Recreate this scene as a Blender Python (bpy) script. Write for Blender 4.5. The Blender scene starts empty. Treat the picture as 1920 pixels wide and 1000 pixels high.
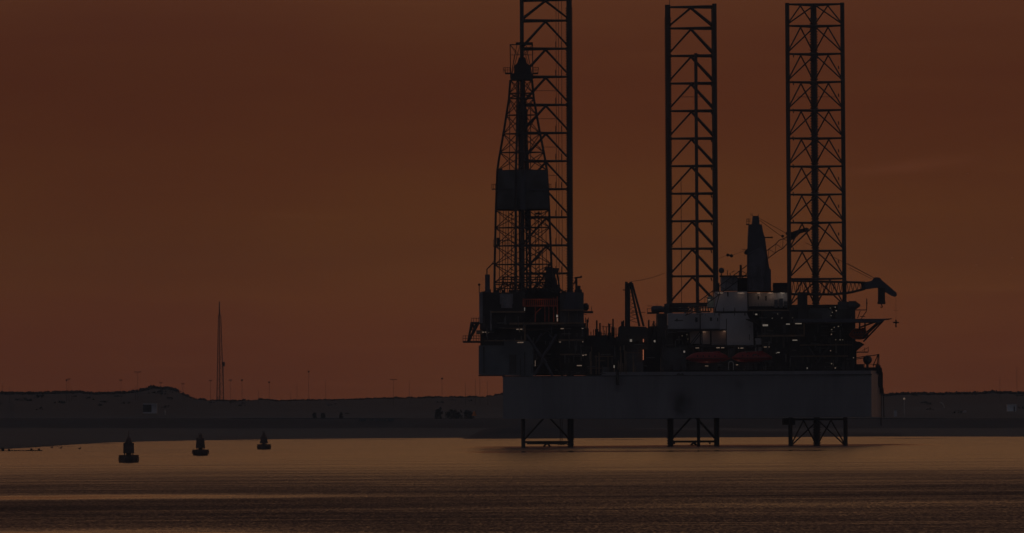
import bpy, math, random
from mathutils import Vector, noise
random.seed(11)
sc = bpy.context.scene
# ---------------- camera ----------------
F = 22400.0      # focal length in pixels of a 1920 px wide frame
H = 5.93         # camera height above the water
ROLL = math.radians(0.33)
cd = bpy.data.cameras.new("camera"); cam = bpy.data.objects.new("camera", cd)
sc.collection.objects.link(cam); sc.camera = cam
cd.sensor_width = 36.0; cd.lens = 36.0 * F / 1920.0
cd.shift_y = 290.0 / 1920.0
cd.clip_start = 1.0; cd.clip_end = 60000.0
cam.location = (0, 0, H); cam.rotation_euler = (math.radians(90), ROLL, 0)
sc.render.resolution_x = 1024; sc.render.resolution_y = 533
# ---------------- sky, sun, exposure ----------------
def lin(c):
    return tuple(((v/255.0)/12.92 if v/255.0 <= 0.04045 else ((v/255.0+0.055)/1.055)**2.4) for v in c) + (1.0,)
w = bpy.data.worlds.new("World"); sc.world = w; w.use_nodes = True
nt = w.node_tree; nt.nodes.clear()
N = nt.nodes.new; L = nt.links.new
out = N('ShaderNodeOutputWorld'); bg = N('ShaderNodeBackground'); bg.inputs['Strength'].default_value = 1.0
tc = N('ShaderNodeTexCoord'); sep = N('ShaderNodeSeparateXYZ'); L(tc.outputs['Generated'], sep.inputs[0])
def M(op, a, b=None, c=None, clamp=False):
    n = N('ShaderNodeMath'); n.operation = op; n.use_clamp = clamp
    for i, v in enumerate((a, b, c)):
        if v is None: continue
        if isinstance(v, (int, float)): n.inputs[i].default_value = v
        else: L(v, n.inputs[i])
    return n.outputs[0]
def ramp(fac, stops, interp='EASE'):
    n = N('ShaderNodeValToRGB'); n.color_ramp.interpolation = interp
    while len(n.color_ramp.elements) < len(stops): n.color_ramp.elements.new(0.5)
    for e, (p, c) in zip(n.color_ramp.elements, stops): e.position = p; e.color = c
    L(fac, n.inputs[0]); return n.outputs['Color']
z = M('MAXIMUM', sep.outputs['Z'], 0.0)
sq = M('SQRT', z)
FRONT = [(0.0, lin((88,46,28))), (0.06, lin((92,48,27))), (0.095, lin((97,50,26))), (0.115, lin((96,53,22))),
         (0.15, lin((87,46,22))), (0.188, lin((72,33,22))), (0.24, lin((128,86,50))), (0.33, lin((166,122,74))),
         (0.45, lin((114,79,62))), (0.62, lin((70,53,53))), (0.8, lin((58,55,60))), (1.0, lin((54,55,60)))]
BACK = [(0.0, lin((63,63,68))), (0.3, lin((63,64,69))), (0.6, lin((57,58,64))), (1.0, lin((54,53,58)))]
cf = ramp(sq, FRONT, 'B_SPLINE'); cb = ramp(sq, BACK)
# left-right falloff: brightest a little right of the middle
az = M('DIVIDE', sep.outputs['X'], M('MAXIMUM', M('ABSOLUTE', sep.outputs['Y']), 0.02))
azd = M('ADD', M('MULTIPLY', M('SUBTRACT', az, 0.012), 10.0), 0.5, clamp=True)
hz = ramp(azd, [(0.0, (0.87,0.84,0.90,1)), (0.5, (1.04,1.04,1.0,1)), (0.82, (0.97,0.95,0.95,1)), (1.0, (0.88,0.85,0.95,1))])
def mixc(mode, f, a, b):
    n = N('ShaderNodeMix'); n.data_type = 'RGBA'; n.blend_type = mode
    if isinstance(f, (int, float)): n.inputs[0].default_value = f
    else: L(f, n.inputs[0])
    for i, v in ((6, a), (7, b)):
        if isinstance(v, tuple): n.inputs[i].default_value = v
        else: L(v, n.inputs[i])
    return n.outputs[2]
# soft uneven cloud tints, long streaks
mp = N('ShaderNodeMapping'); L(tc.outputs['Generated'], mp.inputs[0]); mp.inputs['Scale'].default_value = (26, 26, 130)
nz = N('ShaderNodeTexNoise'); nz.inputs['Scale'].default_value = 1.6; nz.inputs['Detail'].default_value = 4; L(mp.outputs[0], nz.inputs[0])
mp2 = N('ShaderNodeMapping'); L(tc.outputs['Generated'], mp2.inputs[0]); mp2.inputs['Scale'].default_value = (30, 30, 700); mp2.inputs['Location'].default_value = (3, 1, 2)
nz2 = N('ShaderNodeTexNoise'); nz2.inputs['Scale'].default_value = 1.5; nz2.inputs['Detail'].default_value = 5; L(mp2.outputs[0], nz2.inputs[0])
cl = ramp(nz.outputs['Fac'], [(0.35, (0.975,0.945,0.98,1)), (0.65, (1.02,1.04,1.0,1))])
cl2 = ramp(nz2.outputs['Fac'], [(0.4, (0.985,0.98,0.99,1)), (0.62, (1.0,1.0,1.0,1)), (0.74, (1.05,1.08,1.08,1))])
front = mixc('MULTIPLY', 1.0, mixc('MULTIPLY', 1.0, cf, hz), mixc('MULTIPLY', 1.0, cl, cl2))
# one faint wisp of cloud at the right
wz = M('SUBTRACT', M('SUBTRACT', sep.outputs['Z'], 0.0212), M('MULTIPLY', M('SUBTRACT', az, 0.034), 0.09))
wa = M('SUBTRACT', 1.0, M('ABSOLUTE', M('MULTIPLY', wz, 1400.0)), clamp=True)
wb = M('SUBTRACT', 1.0, M('ABSOLUTE', M('MULTIPLY', M('SUBTRACT', az, 0.0335), 150.0)), clamp=True)
wisp = M('MULTIPLY', M('MULTIPLY', wa, wb), M('MULTIPLY', nz2.outputs['Fac'], 0.5))
front = mixc('MIX', wisp, front, lin((112,64,42)))
fb = M('ADD', M('MULTIPLY', sep.outputs['Y'], 0.9), 0.42, clamp=True)
sky = mixc('MIX', fb, cb, front)
L(sky, bg.inputs['Color']); L(bg.outputs[0], out.inputs[0])
sl = bpy.data.lights.new("sun", 'SUN'); sl.energy = 0.02; sl.angle = math.radians(15); sl.color = (1.0, 0.55, 0.35)
sun = bpy.data.objects.new("sun", sl); sc.collection.objects.link(sun)
sun.rotation_euler = (math.radians(-84), 0, math.radians(-20))     # the last glow from beyond the shore, right of the rig
sc.view_settings.view_transform = 'Standard'; sc.view_settings.look = 'None'
sc.view_settings.exposure = 0.0; sc.view_settings.gamma = 1.0

# ---------------- helpers ----------------
S, C_ = math.sin(ROLL), math.cos(ROLL)
def P(px, py, Y):
    dx = px - 960.0; dy = 790.0 - py
    return Vector(((dx*C_ + dy*S) * Y / F, Y, H + (-dx*S + dy*C_) * Y / F))
def PX(px, Y, py=700): return P(px, py, Y).x
def PZ(py, Y, px=1300): return P(px, py, Y).z
class MB:
    def __init__(s): s.v = []; s.f = []; s.cuts = []
    def add(s, vs, fs):
        o = len(s.v); s.cuts.append((o, len(s.f))); s.v += [tuple(v) for v in vs]; s.f += [tuple(i+o for i in f) for f in fs]
    def box(s, x0, x1, y0, y1, z0, z1):
        s.add([(x0,y0,z0),(x1,y0,z0),(x1,y1,z0),(x0,y1,z0),(x0,y0,z1),(x1,y0,z1),(x1,y1,z1),(x0,y1,z1)],
              [(0,3,2,1),(4,5,6,7),(0,1,5,4),(1,2,6,5),(2,3,7,6),(3,0,4,7)])
        return s
    def bpx(s, x0, x1, ya, yb, Y, dep):          # box whose near face fills photo columns x0..x1, rows ya..yb at distance Y
        xm, ym = (x0+x1)/2, (ya+yb)/2
        s.box(P(x0,ym,Y).x, P(x1,ym,Y).x, Y, Y+dep, P(xm,yb,Y).z, P(xm,ya,Y).z); return s
    def bar(s, a, b, r, n=6, r2=None):
        a = Vector(a); b = Vector(b); d = b - a
        if d.length < 1e-6: return s
        d.normalize(); u = d.orthogonal().normalized(); v = d.cross(u); r2 = r if r2 is None else r2
        vs = []
        for c, rr in ((a, r), (b, r2)):
            for i in range(n):
                t = 2*math.pi*(i+0.5)/n; vs.append(c + (u*math.cos(t) + v*math.sin(t))*rr)
        fs = [(i, (i+1)%n, n+(i+1)%n, n+i) for i in range(n)] + [tuple(range(n-1,-1,-1)), tuple(range(n,2*n))]
        s.add(vs, fs); return s
    def path(s, pts, r, n=6):
        for a, b in zip(pts, pts[1:]): s.bar(a, b, r, n)
        return s
    def bars(s, pairs, r, n=5):                  # pairs of (px,py,Y) points
        for a, b in pairs: s.bar(P(*a), P(*b), r, n)
        return s
    def lathe(s, c, prof, n=20, ax=None):        # prof: (radius, height)
        vs = []; c = Vector(c)
        for r, h in prof:
            for i in range(n):
                t = 2*math.pi*i/n
                if ax == 'x': vs.append((c.x+h, c.y+r*math.cos(t), c.z+r*math.sin(t)))
                else: vs.append((c.x+r*math.cos(t), c.y+r*math.sin(t), c.z+h))
        m = len(prof)
        fs = [(k*n+i, k*n+(i+1)%n, (k+1)*n+(i+1)%n, (k+1)*n+i) for k in range(m-1) for i in range(n)]
        fs += [tuple(range(n-1,-1,-1)), tuple(range((m-1)*n, m*n))]
        s.add(vs, fs); return s
    def ball(s, c, r, n=14, sq_=1.0):
        prof = [(max(0.001, r*math.sin(math.pi*k/n)), -r*sq_*math.cos(math.pi*k/n)) for k in range(n+1)]
        return s.lathe(c, prof, n+4)
    def poly(s, pts, Y0, Y1):                    # an outline (photo px,py at Y0) given thickness
        n = len(pts); a = [P(x, y, Y0) for x, y in pts]; b = [Vector((q.x, Y1, q.z)) for q in a]
        s.add(a+b, [tuple(range(n)), tuple(range(2*n-1, n-1, -1))] + [(i, n+i, n+(i+1)%n, (i+1)%n) for i in range(n)])
        return s
    def prism(s, plan, z0, z1, taper=None):
        n = len(plan); t = taper or plan
        s.add([(x,y,z0) for x,y in plan] + [(x,y,z1) for x,y in t],
              [tuple(range(n-1,-1,-1)), tuple(range(n,2*n))] + [(i,(i+1)%n,n+(i+1)%n,n+i) for i in range(n)])
        return s
    def build(s, name, m, parent=None, smooth=False, bevel=0.0, split=False):
        if split and len(s.cuts) > 1:
            o = None
            for (v0, f0), (v1, f1) in zip(s.cuts, s.cuts[1:] + [(len(s.v), len(s.f))]):
                q = MB(); q.v = s.v[v0:v1]; q.f = [tuple(i-v0 for i in f) for f in s.f[f0:f1]]; o = q.build(name, m, parent, smooth, bevel)
            return o
        me = bpy.data.meshes.new(name)
        o0 = ORG.get(parent.name, Vector((0,0,0))) if parent else Vector((0,0,0))
        me.from_pydata([(v[0]-o0.x, v[1]-o0.y, v[2]-o0.z) for v in s.v], [], s.f); me.materials.append(m)
        me.validate(); me.update()
        import bmesh
        bm = bmesh.new(); bm.from_mesh(me); bmesh.ops.recalc_face_normals(bm, faces=bm.faces); bm.to_mesh(me); bm.free()
        if smooth:
            for p in me.polygons: p.use_smooth = True
        o = bpy.data.objects.new(name, me); sc.collection.objects.link(o)
        if parent: o.parent = parent; ORG[o.name] = o0
        if bevel:
            b = o.modifiers.new("bevel", 'BEVEL'); b.width = bevel; b.segments = 2; b.limit_method = 'ANGLE'
        return o
ORG = {}
def tag(o, label=None, cat=None, group=None, kind=None):
    if label: o["label"] = label
    if cat: o["category"] = cat
    if group: o["group"] = group
    if kind: o["kind"] = kind
    return o
def thing(name, loc, label, cat, group=None):
    o = bpy.data.objects.new(name, None); sc.collection.objects.link(o); o.location = loc; ORG[o.name] = Vector(loc)
    return tag(o, label, cat, group)
def dup(root, loc, label, group=None):
    r = root.copy(); sc.collection.objects.link(r); r.location = loc; r["label"] = label
    if group: r["group"] = group
    for ch in list(root.children):
        c = ch.copy(); sc.collection.objects.link(c); c.parent = r
        for g in list(ch.children):
            d = g.copy(); sc.collection.objects.link(d); d.parent = c
    return r
def mat(name, col, rough=0.6, metal=0.0, var=0.35, scale=0.6, streak=(1,1,1), emit=None, es=0.0, col2=None, bump=0.0):
    m = bpy.data.materials.new(name); m.use_nodes = True; t = m.node_tree; b = t.nodes['Principled BSDF']
    b.inputs['Roughness'].default_value = rough; b.inputs['Metallic'].default_value = metal
    g = t.nodes.new('ShaderNodeNewGeometry'); mp = t.nodes.new('ShaderNodeMapping'); mp.inputs['Scale'].default_value = streak
    n = t.nodes.new('ShaderNodeTexNoise'); n.inputs['Scale'].default_value = scale; n.inputs['Detail'].default_value = 6
    r = t.nodes.new('ShaderNodeValToRGB')
    c2 = col2 or tuple(c*(1-var) for c in col)
    r.color_ramp.elements[0].position = 0.38; r.color_ramp.elements[0].color = (*c2, 1)
    r.color_ramp.elements[1].position = 0.62; r.color_ramp.elements[1].color = (*col, 1)
    t.links.new(g.outputs['Position'], mp.inputs[0]); t.links.new(mp.outputs[0], n.inputs[0])
    t.links.new(n.outputs['Fac'], r.inputs[0]); t.links.new(r.outputs[0], b.inputs['Base Color'])
    if bump:
        bp = t.nodes.new('ShaderNodeBump'); bp.inputs['Strength'].default_value = bump; bp.inputs['Distance'].default_value = 0.2
        t.links.new(n.outputs['Fac'], bp.inputs['Height']); t.links.new(bp.outputs[0], b.inputs['Normal'])
    if emit: b.inputs['Emission Color'].default_value = (*emit, 1); b.inputs['Emission Strength'].default_value = es
    return m
M_STEEL = mat('dark_steel', (0.055,0.050,0.050), 0.7, 0.0, 0.4, 0.4, col2=(0.035,0.028,0.026))
M_LEG = mat('leg_steel', (0.08,0.068,0.066), 0.65, 0.0, 0.4, 0.15, col2=(0.06,0.042,0.036))
M_HULL = mat('hull_paint', (0.30,0.29,0.32), 0.6, 0, 0.2, 0.12, (1,1,0.35), col2=(0.23,0.225,0.25))
def hull_marks(m, spots):
    t = m.node_tree; b = t.nodes['Principled BSDF']; src = b.inputs['Base Color'].links[0].from_socket
    g = t.nodes.new('ShaderNodeNewGeometry'); cur = src
    n = t.nodes.new('ShaderNodeTexNoise'); n.inputs['Scale'].default_value = 0.5; n.inputs['Detail'].default_value = 5
    t.links.new(g.outputs['Position'], n.inputs[0])
    for (c, rad, k) in spots:                       # soot blotches round outlets, ragged edges
        v = t.nodes.new('ShaderNodeVectorMath'); v.operation = 'DISTANCE'; t.links.new(g.outputs['Position'], v.inputs[0]); v.inputs[1].default_value = c
        a_ = t.nodes.new('ShaderNodeMath'); a_.operation = 'MULTIPLY_ADD'; t.links.new(n.outputs['Fac'], a_.inputs[0]); a_.inputs[1].default_value = rad*0.9; t.links.new(v.outputs['Value'], a_.inputs[2])
        r = t.nodes.new('ShaderNodeMapRange'); r.interpolation_type = 'SMOOTHSTEP'; t.links.new(a_.outputs[0], r.inputs[0])
        r.inputs[1].default_value = rad*0.3; r.inputs[2].default_value = rad*1.6; r.inputs[3].default_value = k; r.inputs[4].default_value = 0.0
        x = t.nodes.new('ShaderNodeMix'); x.data_type = 'RGBA'; x.blend_type = 'MIX'; t.links.new(r.outputs[0], x.inputs[0]); t.links.new(cur, x.inputs[6]); x.inputs[7].default_value = (0.05,0.045,0.045,1); cur = x.outputs[2]
    # weld seams of the plating and run-off streaks
    mp = t.nodes.new('ShaderNodeMapping'); mp.inputs['Scale'].default_value = (1.6,1.6,0.10); t.links.new(g.outputs['Position'], mp.inputs[0])
    s2 = t.nodes.new('ShaderNodeTexNoise'); s2.inputs['Scale'].default_value = 0.6; s2.inputs['Detail'].default_value = 5; t.links.new(mp.outputs[0], s2.inputs[0])
    r2 = t.nodes.new('ShaderNodeValToRGB'); r2.color_ramp.elements[0].position = 0.50; r2.color_ramp.elements[0].color = (0.55,0.48,0.44,1); r2.color_ramp.elements[1].position = 0.62; r2.color_ramp.elements[1].color = (1,1,1,1)
    i2 = t.nodes.new('ShaderNodeInvert'); t.links.new(s2.outputs['Fac'], r2.inputs[0])
    x = t.nodes.new('ShaderNodeMix'); x.data_type = 'RGBA'; x.blend_type = 'MULTIPLY'; x.inputs[0].default_value = 0.12; t.links.new(cur, x.inputs[6]); t.links.new(r2.outputs[0], x.inputs[7])
    sp = t.nodes.new('ShaderNodeSeparateXYZ'); t.links.new(g.outputs['Position'], sp.inputs[0])
    def seam(sock, per, wid):
        a = t.nodes.new('ShaderNodeMath'); a.operation = 'PINGPONG'; t.links.new(sock, a.inputs[0]); a.inputs[1].default_value = per/2
        l_ = t.nodes.new('ShaderNodeMath'); l_.operation = 'LESS_THAN'; t.links.new(a.outputs[0], l_.inputs[0]); l_.inputs[1].default_value = wid; return l_.outputs[0]
    mx = t.nodes.new('ShaderNodeMath'); mx.operation = 'MAXIMUM'; t.links.new(seam(sp.outputs['X'], 7.3, 0.05), mx.inputs[0]); t.links.new(seam(sp.outputs['Z'], 2.9, 0.04), mx.inputs[1])
    y = t.nodes.new('ShaderNodeMix'); y.data_type = 'RGBA'; y.blend_type = 'MULTIPLY'
    q = t.nodes.new('ShaderNodeMath'); q.operation = 'MULTIPLY'; t.links.new(mx.outputs[0], q.inputs[0]); q.inputs[1].default_value = 0.22; t.links.new(q.outputs[0], y.inputs[0])
    t.links.new(x.outputs[2], y.inputs[6]); y.inputs[7].default_value = (0.3,0.3,0.3,1); t.links.new(y.outputs[2], b.inputs['Base Color'])
_c = P(1277,752,2788)
hull_marks(M_HULL, [(_c, 3.5, 0.9), (P(1275,770,2788), 2.0, 0.6), (P(1158,730,2788), 1.2, 0.6), (P(1000,712,2788), 1.4, 0.4), (P(1385,722,2788), 1.6, 0.4)])
M_DECKH = mat('module_paint', (0.11,0.11,0.12), 0.6, 0, 0.4, 0.3, col2=(0.06,0.055,0.055))
M_BLUE = mat('cantilever_paint', (0.20,0.22,0.25), 0.6, 0, 0.3, 0.2)
M_WHITE = mat('white_paint', (0.62,0.60,0.64), 0.55, 0, 0.15, 0.25, (1,1,0.3))
M_GLASS = mat('window_glass', (0.03,0.03,0.035), 0.15, 0, 0.1)
M_RED = mat('red_paint', (0.42,0.03,0.03), 0.4, 0, 0.2, 0.5)
M_ORNG = mat('orange_paint_and_glow', (0.62,0.10,0.03), 0.5, 0, 0.3, 0.8)  # lifeboat paint; on the pipe rack gate it paints in lamp glow
M_BROWN = mat('ochre_steel', (0.30,0.20,0.13), 0.6, 0, 0.4, 0.5)
M_TOWER = mat('blue_grey_paint', (0.10,0.10,0.13), 0.6, 0, 0.3, 0.2)
M_BUOY = mat('buoy_paint', (0.16,0.11,0.10), 0.6, 0, 0.4, 1.0)
M_LAMP = mat('lamp_warm', (0.8,0.8,0.8), 0.5, emit=(1.0,0.66,0.42), es=0.10)
M_LAMPW = mat('lamp_white', (0.8,0.8,0.8), 0.5, emit=(1.0,0.84,0.66), es=0.12)
M_LAMPD = mat('lamp_dim', (0.6,0.6,0.55), 0.5, emit=(1.0,0.78,0.52), es=0.07)
M_PIPE = mat('grey_pipe', (0.16,0.15,0.15), 0.6, 0, 0.5, 0.4)
M_LAMPO = mat('lamp_orange', (0.8,0.6,0.5), 0.5, emit=(1.0,0.30,0.14), es=0.25)

# ---------------- water ----------------
def water_mat():
    m = bpy.data.materials.new('sea_water'); m.use_nodes = True; t = m.node_tree; t.nodes.clear()
    n_ = t.nodes.new; l = t.links.new
    def mt(op, a, b=None, c=None, clamp=False):
        n = n_('ShaderNodeMath'); n.operation = op; n.use_clamp = clamp
        for i, v in enumerate((a, b, c)):
            if v is None: continue
            if isinstance(v, (int, float)): n.inputs[i].default_value = v
            else: l(v, n.inputs[i])
        return n.outputs[0]
    def sstep(v, a, b):
        n = n_('ShaderNodeMapRange'); n.interpolation_type = 'SMOOTHSTEP'; l(v, n.inputs[0]) if not isinstance(v, float) else None
        n.inputs[1].default_value = a; n.inputs[2].default_value = b; return n.outputs[0]
    o = n_('ShaderNodeOutputMaterial'); b = n_('ShaderNodeBsdfPrincipled'); l(b.outputs[0], o.inputs[0])
    b.inputs['Base Color'].default_value = (0.012,0.013,0.016,1); b.inputs['IOR'].default_value = 1.33
    g = n_('ShaderNodeNewGeometry'); sp = n_('ShaderNodeSeparateXYZ'); l(g.outputs['Position'], sp.inputs[0])
    X, Y = sp.outputs['X'], sp.outputs['Y']
    def nz(scale, det=3, rough=0.5, loc=(0,0,0), dist=0.0):
        mp = n_('ShaderNodeMapping'); mp.inputs['Scale'].default_value = scale; mp.inputs['Location'].default_value = loc
        l(g.outputs['Position'], mp.inputs[0])
        n = n_('ShaderNodeTexNoise'); n.inputs['Scale'].default_value = 1.0; n.inputs['Detail'].default_value = det
        n.inputs['Roughness'].default_value = rough; n.inputs['Distortion'].default_value = dist
        l(mp.outputs[0], n.inputs[0]); return n.outputs['Fac']
    iy = mt('DIVIDE', 1000.0, Y)                                   # grows towards the camera
    wob = mt('MULTIPLY', mt('SUBTRACT', nz((0.006,0.001,1), 3), 0.5), 0.045)
    iyw = mt('ADD', iy, wob)
    def band(a, b_, e):                                            # slick between 1000/Y = a..b_
        return mt('MULTIPLY', sstep(iyw, a-e, a+e), mt('SUBTRACT', 1.0, sstep(iyw, b_-e, b_+e)))
    def xr(a, b_, e):
        return mt('MULTIPLY', sstep(X, a-e, a+e), mt('SUBTRACT', 1.0, sstep(X, b_-e, b_+e)))
    # rougher breeze towards the camera, broken by long streaks
    near = sstep(iy, 0.50, 0.98)
    st = nz((0.022,0.008,1), 6, 0.7, (3,7,0), 0.6)
    st2 = nz((0.012,0.02,1), 5, 0.55, (9,2,0), 0.2)
    streak = sstep(mt('ADD', mt('MULTIPLY', st, 0.5), mt('MULTIPLY', st2, 0.5)), 0.42, 0.60)
    rough_m = mt('MULTIPLY', near, mt('ADD', mt('MULTIPLY', streak, 0.40), 0.52))
    # still slicks lying under the rig and in the left foreground
    s1 = mt('MULTIPLY', band(0.353,0.374,0.004), xr(-10,95,8))
    s2 = mt('MULTIPLY', band(0.424,0.442,0.005), xr(-8,60,5))
    s3 = mt('MULTIPLY', band(1.00,1.065,0.03), xr(-90,-16,14))
    s4 = mt('MULTIPLY', band(1.50,1.75,0.06), xr(-90,-12,9))
    thin = mt('MULTIPLY', sstep(nz((0.02,0.03,1), 4, 0.55, (1,33,0)), 0.56, 0.70), 0.35)
    brk = mt('ADD', 0.62, mt('MULTIPLY', sstep(nz((0.06,0.05,1), 5, 0.65, (8,8,0)), 0.40, 0.58), 0.36))
    slick = mt('MAXIMUM', mt('MAXIMUM', s1, s2), mt('MULTIPLY', mt('MAXIMUM', s3, s4), brk), clamp=True)
    fine = mt('MULTIPLY', sstep(nz((0.014,0.16,1), 4, 0.6, (4,21,0), 0.3), 0.53, 0.68), 0.42)
    calm = mt('SUBTRACT', 1.0, mt('MAXIMUM', mt('MAXIMUM', slick, thin), fine))
    g1 = nz((4.6,0.26,1), 4, 0.7, (2,5,0)); g2 = nz((1.3,0.09,1), 4, 0.6, (7,1,0))
    grain = mt('ADD', mt('MULTIPLY', mt('SUBTRACT', g1, 0.5), 1.5), mt('MULTIPLY', mt('SUBTRACT', g2, 0.5), 0.45))
    gm = mt('ADD', 0.20, mt('MULTIPLY', near, 0.86))
    fz = mt('MULTIPLY', mt('SUBTRACT', nz((0.010,0.03,1), 6, 0.7, (5,3,0), 0.4), 0.5), 0.42)
    gust = mt('ADD', mt('MULTIPLY', mt('MULTIPLY', band(1.11,1.42,0.05), xr(-90,-6,16)), 0.10), mt('MULTIPLY', mt('MULTIPLY', band(0.93,1.14,0.06), xr(0,90,18)), 0.10))
    rip = mt('MAXIMUM', mt('ADD', mt('ADD', mt('ADD', mt('ADD', 0.17, gust), fz), mt('ADD', mt('MULTIPLY', near, 0.07), mt('MULTIPLY', rough_m, 0.31))), mt('MULTIPLY', grain, gm)), 0.05)
    low = mt('ADD', 0.045, mt('MULTIPLY', mt('MAXIMUM', s3, s4), 0.015))
    r = mt('ADD', mt('MULTIPLY', rip, calm), low)
    l(r, b.inputs['Roughness'])
    h1 = nz((2.6,0.50,1), 4, 0.6); h2 = nz((0.8,0.22,1), 3, 0.5, (4,4,0)); h3 = nz((3.5,0.9,1), 2, 0.5, (1,8,0))
    hh = mt('ADD', mt('MULTIPLY', h1, 0.40), mt('ADD', mt('MULTIPLY', h2, 0.9), mt('MULTIPLY', h3, 0.12)))
    bp = n_('ShaderNodeBump'); bp.inputs['Distance'].default_value = 1.0
    l(hh, bp.inputs['Height'])
    l(mt('MULTIPLY', mt('ADD', mt('MULTIPLY', rough_m, 0.5), 0.05), calm), bp.inputs['Strength']); l(bp.outputs[0], b.inputs['Normal'])
    return m
wm = MB(); ys = [-300, 200, 600, 1200, 2400, 4800, 8500]; W_ = 8500
for a, b in zip(ys, ys[1:]):
    wm.add([(-W_,a,0),(W_,a,0),(W_,b,0),(-W_,b,0)], [(0,1,2,3)])
tag(wm.build('sea', water_mat()), 'calm sea channel with rippled streaks reflecting the orange dusk sky', kind='structure')

# ---------------- land ----------------
def interp(pts, x):
    if x <= pts[0][0]: return pts[0][1]
    for (a, b), (c, d) in zip(pts, pts[1:]):
        if x <= c:
            t = (x-a)/(c-a); return b + (d-b)*t
    return pts[-1][1]
SKY = [(-800,742),(0,738.5),(60,739.5),(110,737.5),(150,736.5),(180,739.5),(230,738),(255,735.5),(268,733),(286,727.5),(300,729),(322,730.5),(332,734),(345,741),(362,749),(400,751),
       (440,752),(470,751),(490,749),(505,750.5),(515,752.5),(560,751),(640,750),(700,748),(760,746.5),(830,745),(905,745),(925,742.5),(943,738),(1000,738),(1300,742),(1640,740),(1660,742),
       (1700,739),(1760,740),(1840,738),(1862,736.5),(1920,738.5),(2700,738)]
SHORE = [(-800,2050),(-300,2350),(0,2820),(60,3000),(130,3350),(200,3700),(300,3980),(420,4150),(520,4250),(700,4330),(860,4330),(1000,4100),(1300,4080),(1660,4050),(1920,3830),(2700,3500)]
DB, DC = 4560.0, 4600.0
def col_pts(px):
    Ys = interp(SHORE, px)
    rows = []
    rows.append((P(px,790,Ys).x, Ys-60, -0.8)); rows.append((P(px,790,Ys).x, Ys, 0.02))
    for k in (0.15,0.3,0.45,0.6,0.8,1.0):
        Y = Ys + (DB-Ys)*k; z1 = PZ(803 + (px-960)*0*0, DB, px)
        n = noise.noise(Vector((px*0.01, Y*0.003, 1)))*0.25*k
        rows.append((P(px,790,Y).x, Y, 0.02 + (z1-0.02)*k**1.3 + n))
    return rows
pxs = [-900 + i*20 for i in range(0, 186)]
def sheet(mb, cols):
    n = len(cols[0]); vs = [v for c in cols for v in c]
    mb.add(vs, [(i*n+j, (i+1)*n+j, (i+1)*n+j+1, i*n+j+1) for i in range(len(cols)-1) for j in range(n-1)])
M_SAND = mat('wet_sand', (0.050,0.090,0.10), 0.9, 0, 0.3, 0.02, (1,0.3,1), col2=(0.042,0.072,0.08))
M_DYKE = mat('basalt_slope', (0.042,0.058,0.064), 0.9, 0, 0.4, 0.03)
M_ROAD = mat('crest_road', (0.10,0.13,0.14), 0.9, 0, 0.35, 0.02)
M_DUNE = mat('dune_grass', (0.048,0.086,0.103), 0.95, 0, 0.5, 0.012, (1,0.4,4), col2=(0.03,0.056,0.066))
M_BUSH = mat('shrub_leaf', (0.032,0.048,0.05), 0.9, 0, 0.5, 0.3)
b = MB(); sheet(b, [col_pts(x) for x in pxs]); tag(b.build('beach', M_SAND, smooth=True), 'flat grey beach at the far shore', kind='structure')
b = MB(); sheet(b, [[(P(x,790,DB).x, DB-1, PZ(803,DB,x)-0.3), (P(x,790,DC).x, DC-8, PZ(787.5,DC,x)), (P(x,790,DC).x, DC, PZ(786,DC,x)+0.01)] for x in pxs])
tag(b.build('dyke', M_DYKE), 'dark stone dyke slope behind the beach', kind='structure')
b = MB()
for x0, x1, py, th in ((20,150,837.5,0.5),(118,300,829.5,0.7),(150,225,832.5,0.5),(240,352,827.6,0.6),(300,520,825.6,0.6),(410,500,827.2,0.4),(520,660,824.6,0.5),(640,800,824.4,0.4),(880,1000,825.6,0.5),(1090,1240,824.5,.5),(1640,1780,822.6,.5)):
    Ya = F*H/(-P((x0+x1)/2,py,F).z + H); n = 26; vs = []; top = []
    for i in range(n):
        u = i/(n-1); x = x0+(x1-x0)*u; w_ = math.sin(math.pi*u)**0.6*(0.7+0.6*noise.noise(Vector((x*0.07,py,0))))
        q = P(x,py,Ya); yc = Ya + 30*noise.noise(Vector((x*0.02,py,5)))
        vs += [(q.x, yc-45*th*w_, -0.05), (q.x, yc, 0.10*w_), (q.x, yc+45*th*w_, -0.05)]
    b.add(vs, [(i*3+k, i*3+3+k, i*3+4+k, i*3+1+k) for i in range(n-1) for k in (0,1)])
tag(b.build('sandbars', M_SAND), 'low wet sandbars just off the beach', kind='structure')
def cz(x): return PZ(786, DC, x) + 0.02 
b = MB(); sheet(b, [[(P(x,790,DC).x, DC, cz(x)-1.0), (P(x,790,DC).x, DC, cz(x)+ (0.35 if 430<x<760 or 1060<x<1780 else 0.15)), (P(x,790,DC).x, DC+14, cz(x)+0.1), (P(x,790,DC).x, DC+40, cz(x)-0.3)] for x in pxs])
tag(b.build('crest_road', M_ROAD), 'pale road along the dyke crest', kind='structure')
DS, DE = 4640.0, 5500.0
def hill_z(px, Y):
    t = (Y-DS)/(DE-DS); zt = PZ(interp(SKY, px), DE, px); z0 = cz(px)-0.6
    if t <= 1:
        e = t**0.75 if 20 < px < 900 else t**0.9
        z = z0 + (zt-z0)*e
        n = noise.noise(Vector((px*0.012, Y*0.006, 3)))*1.2 + noise.noise(Vector((px*0.05, Y*0.02, 7)))*0.35
        z += n*math.sin(math.pi*min(1,t*1.02))
    else: z = zt - (Y-DE)*0.012
    if abs(t-1) < 0.15: z += 0.35*noise.noise(Vector((px*0.11, 0, 0))) + 0.2*noise.noise(Vector((px*0.35, 2, 0)))
    return z
hx = [-900 + i*6 for i in range(0, 620)]
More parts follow.
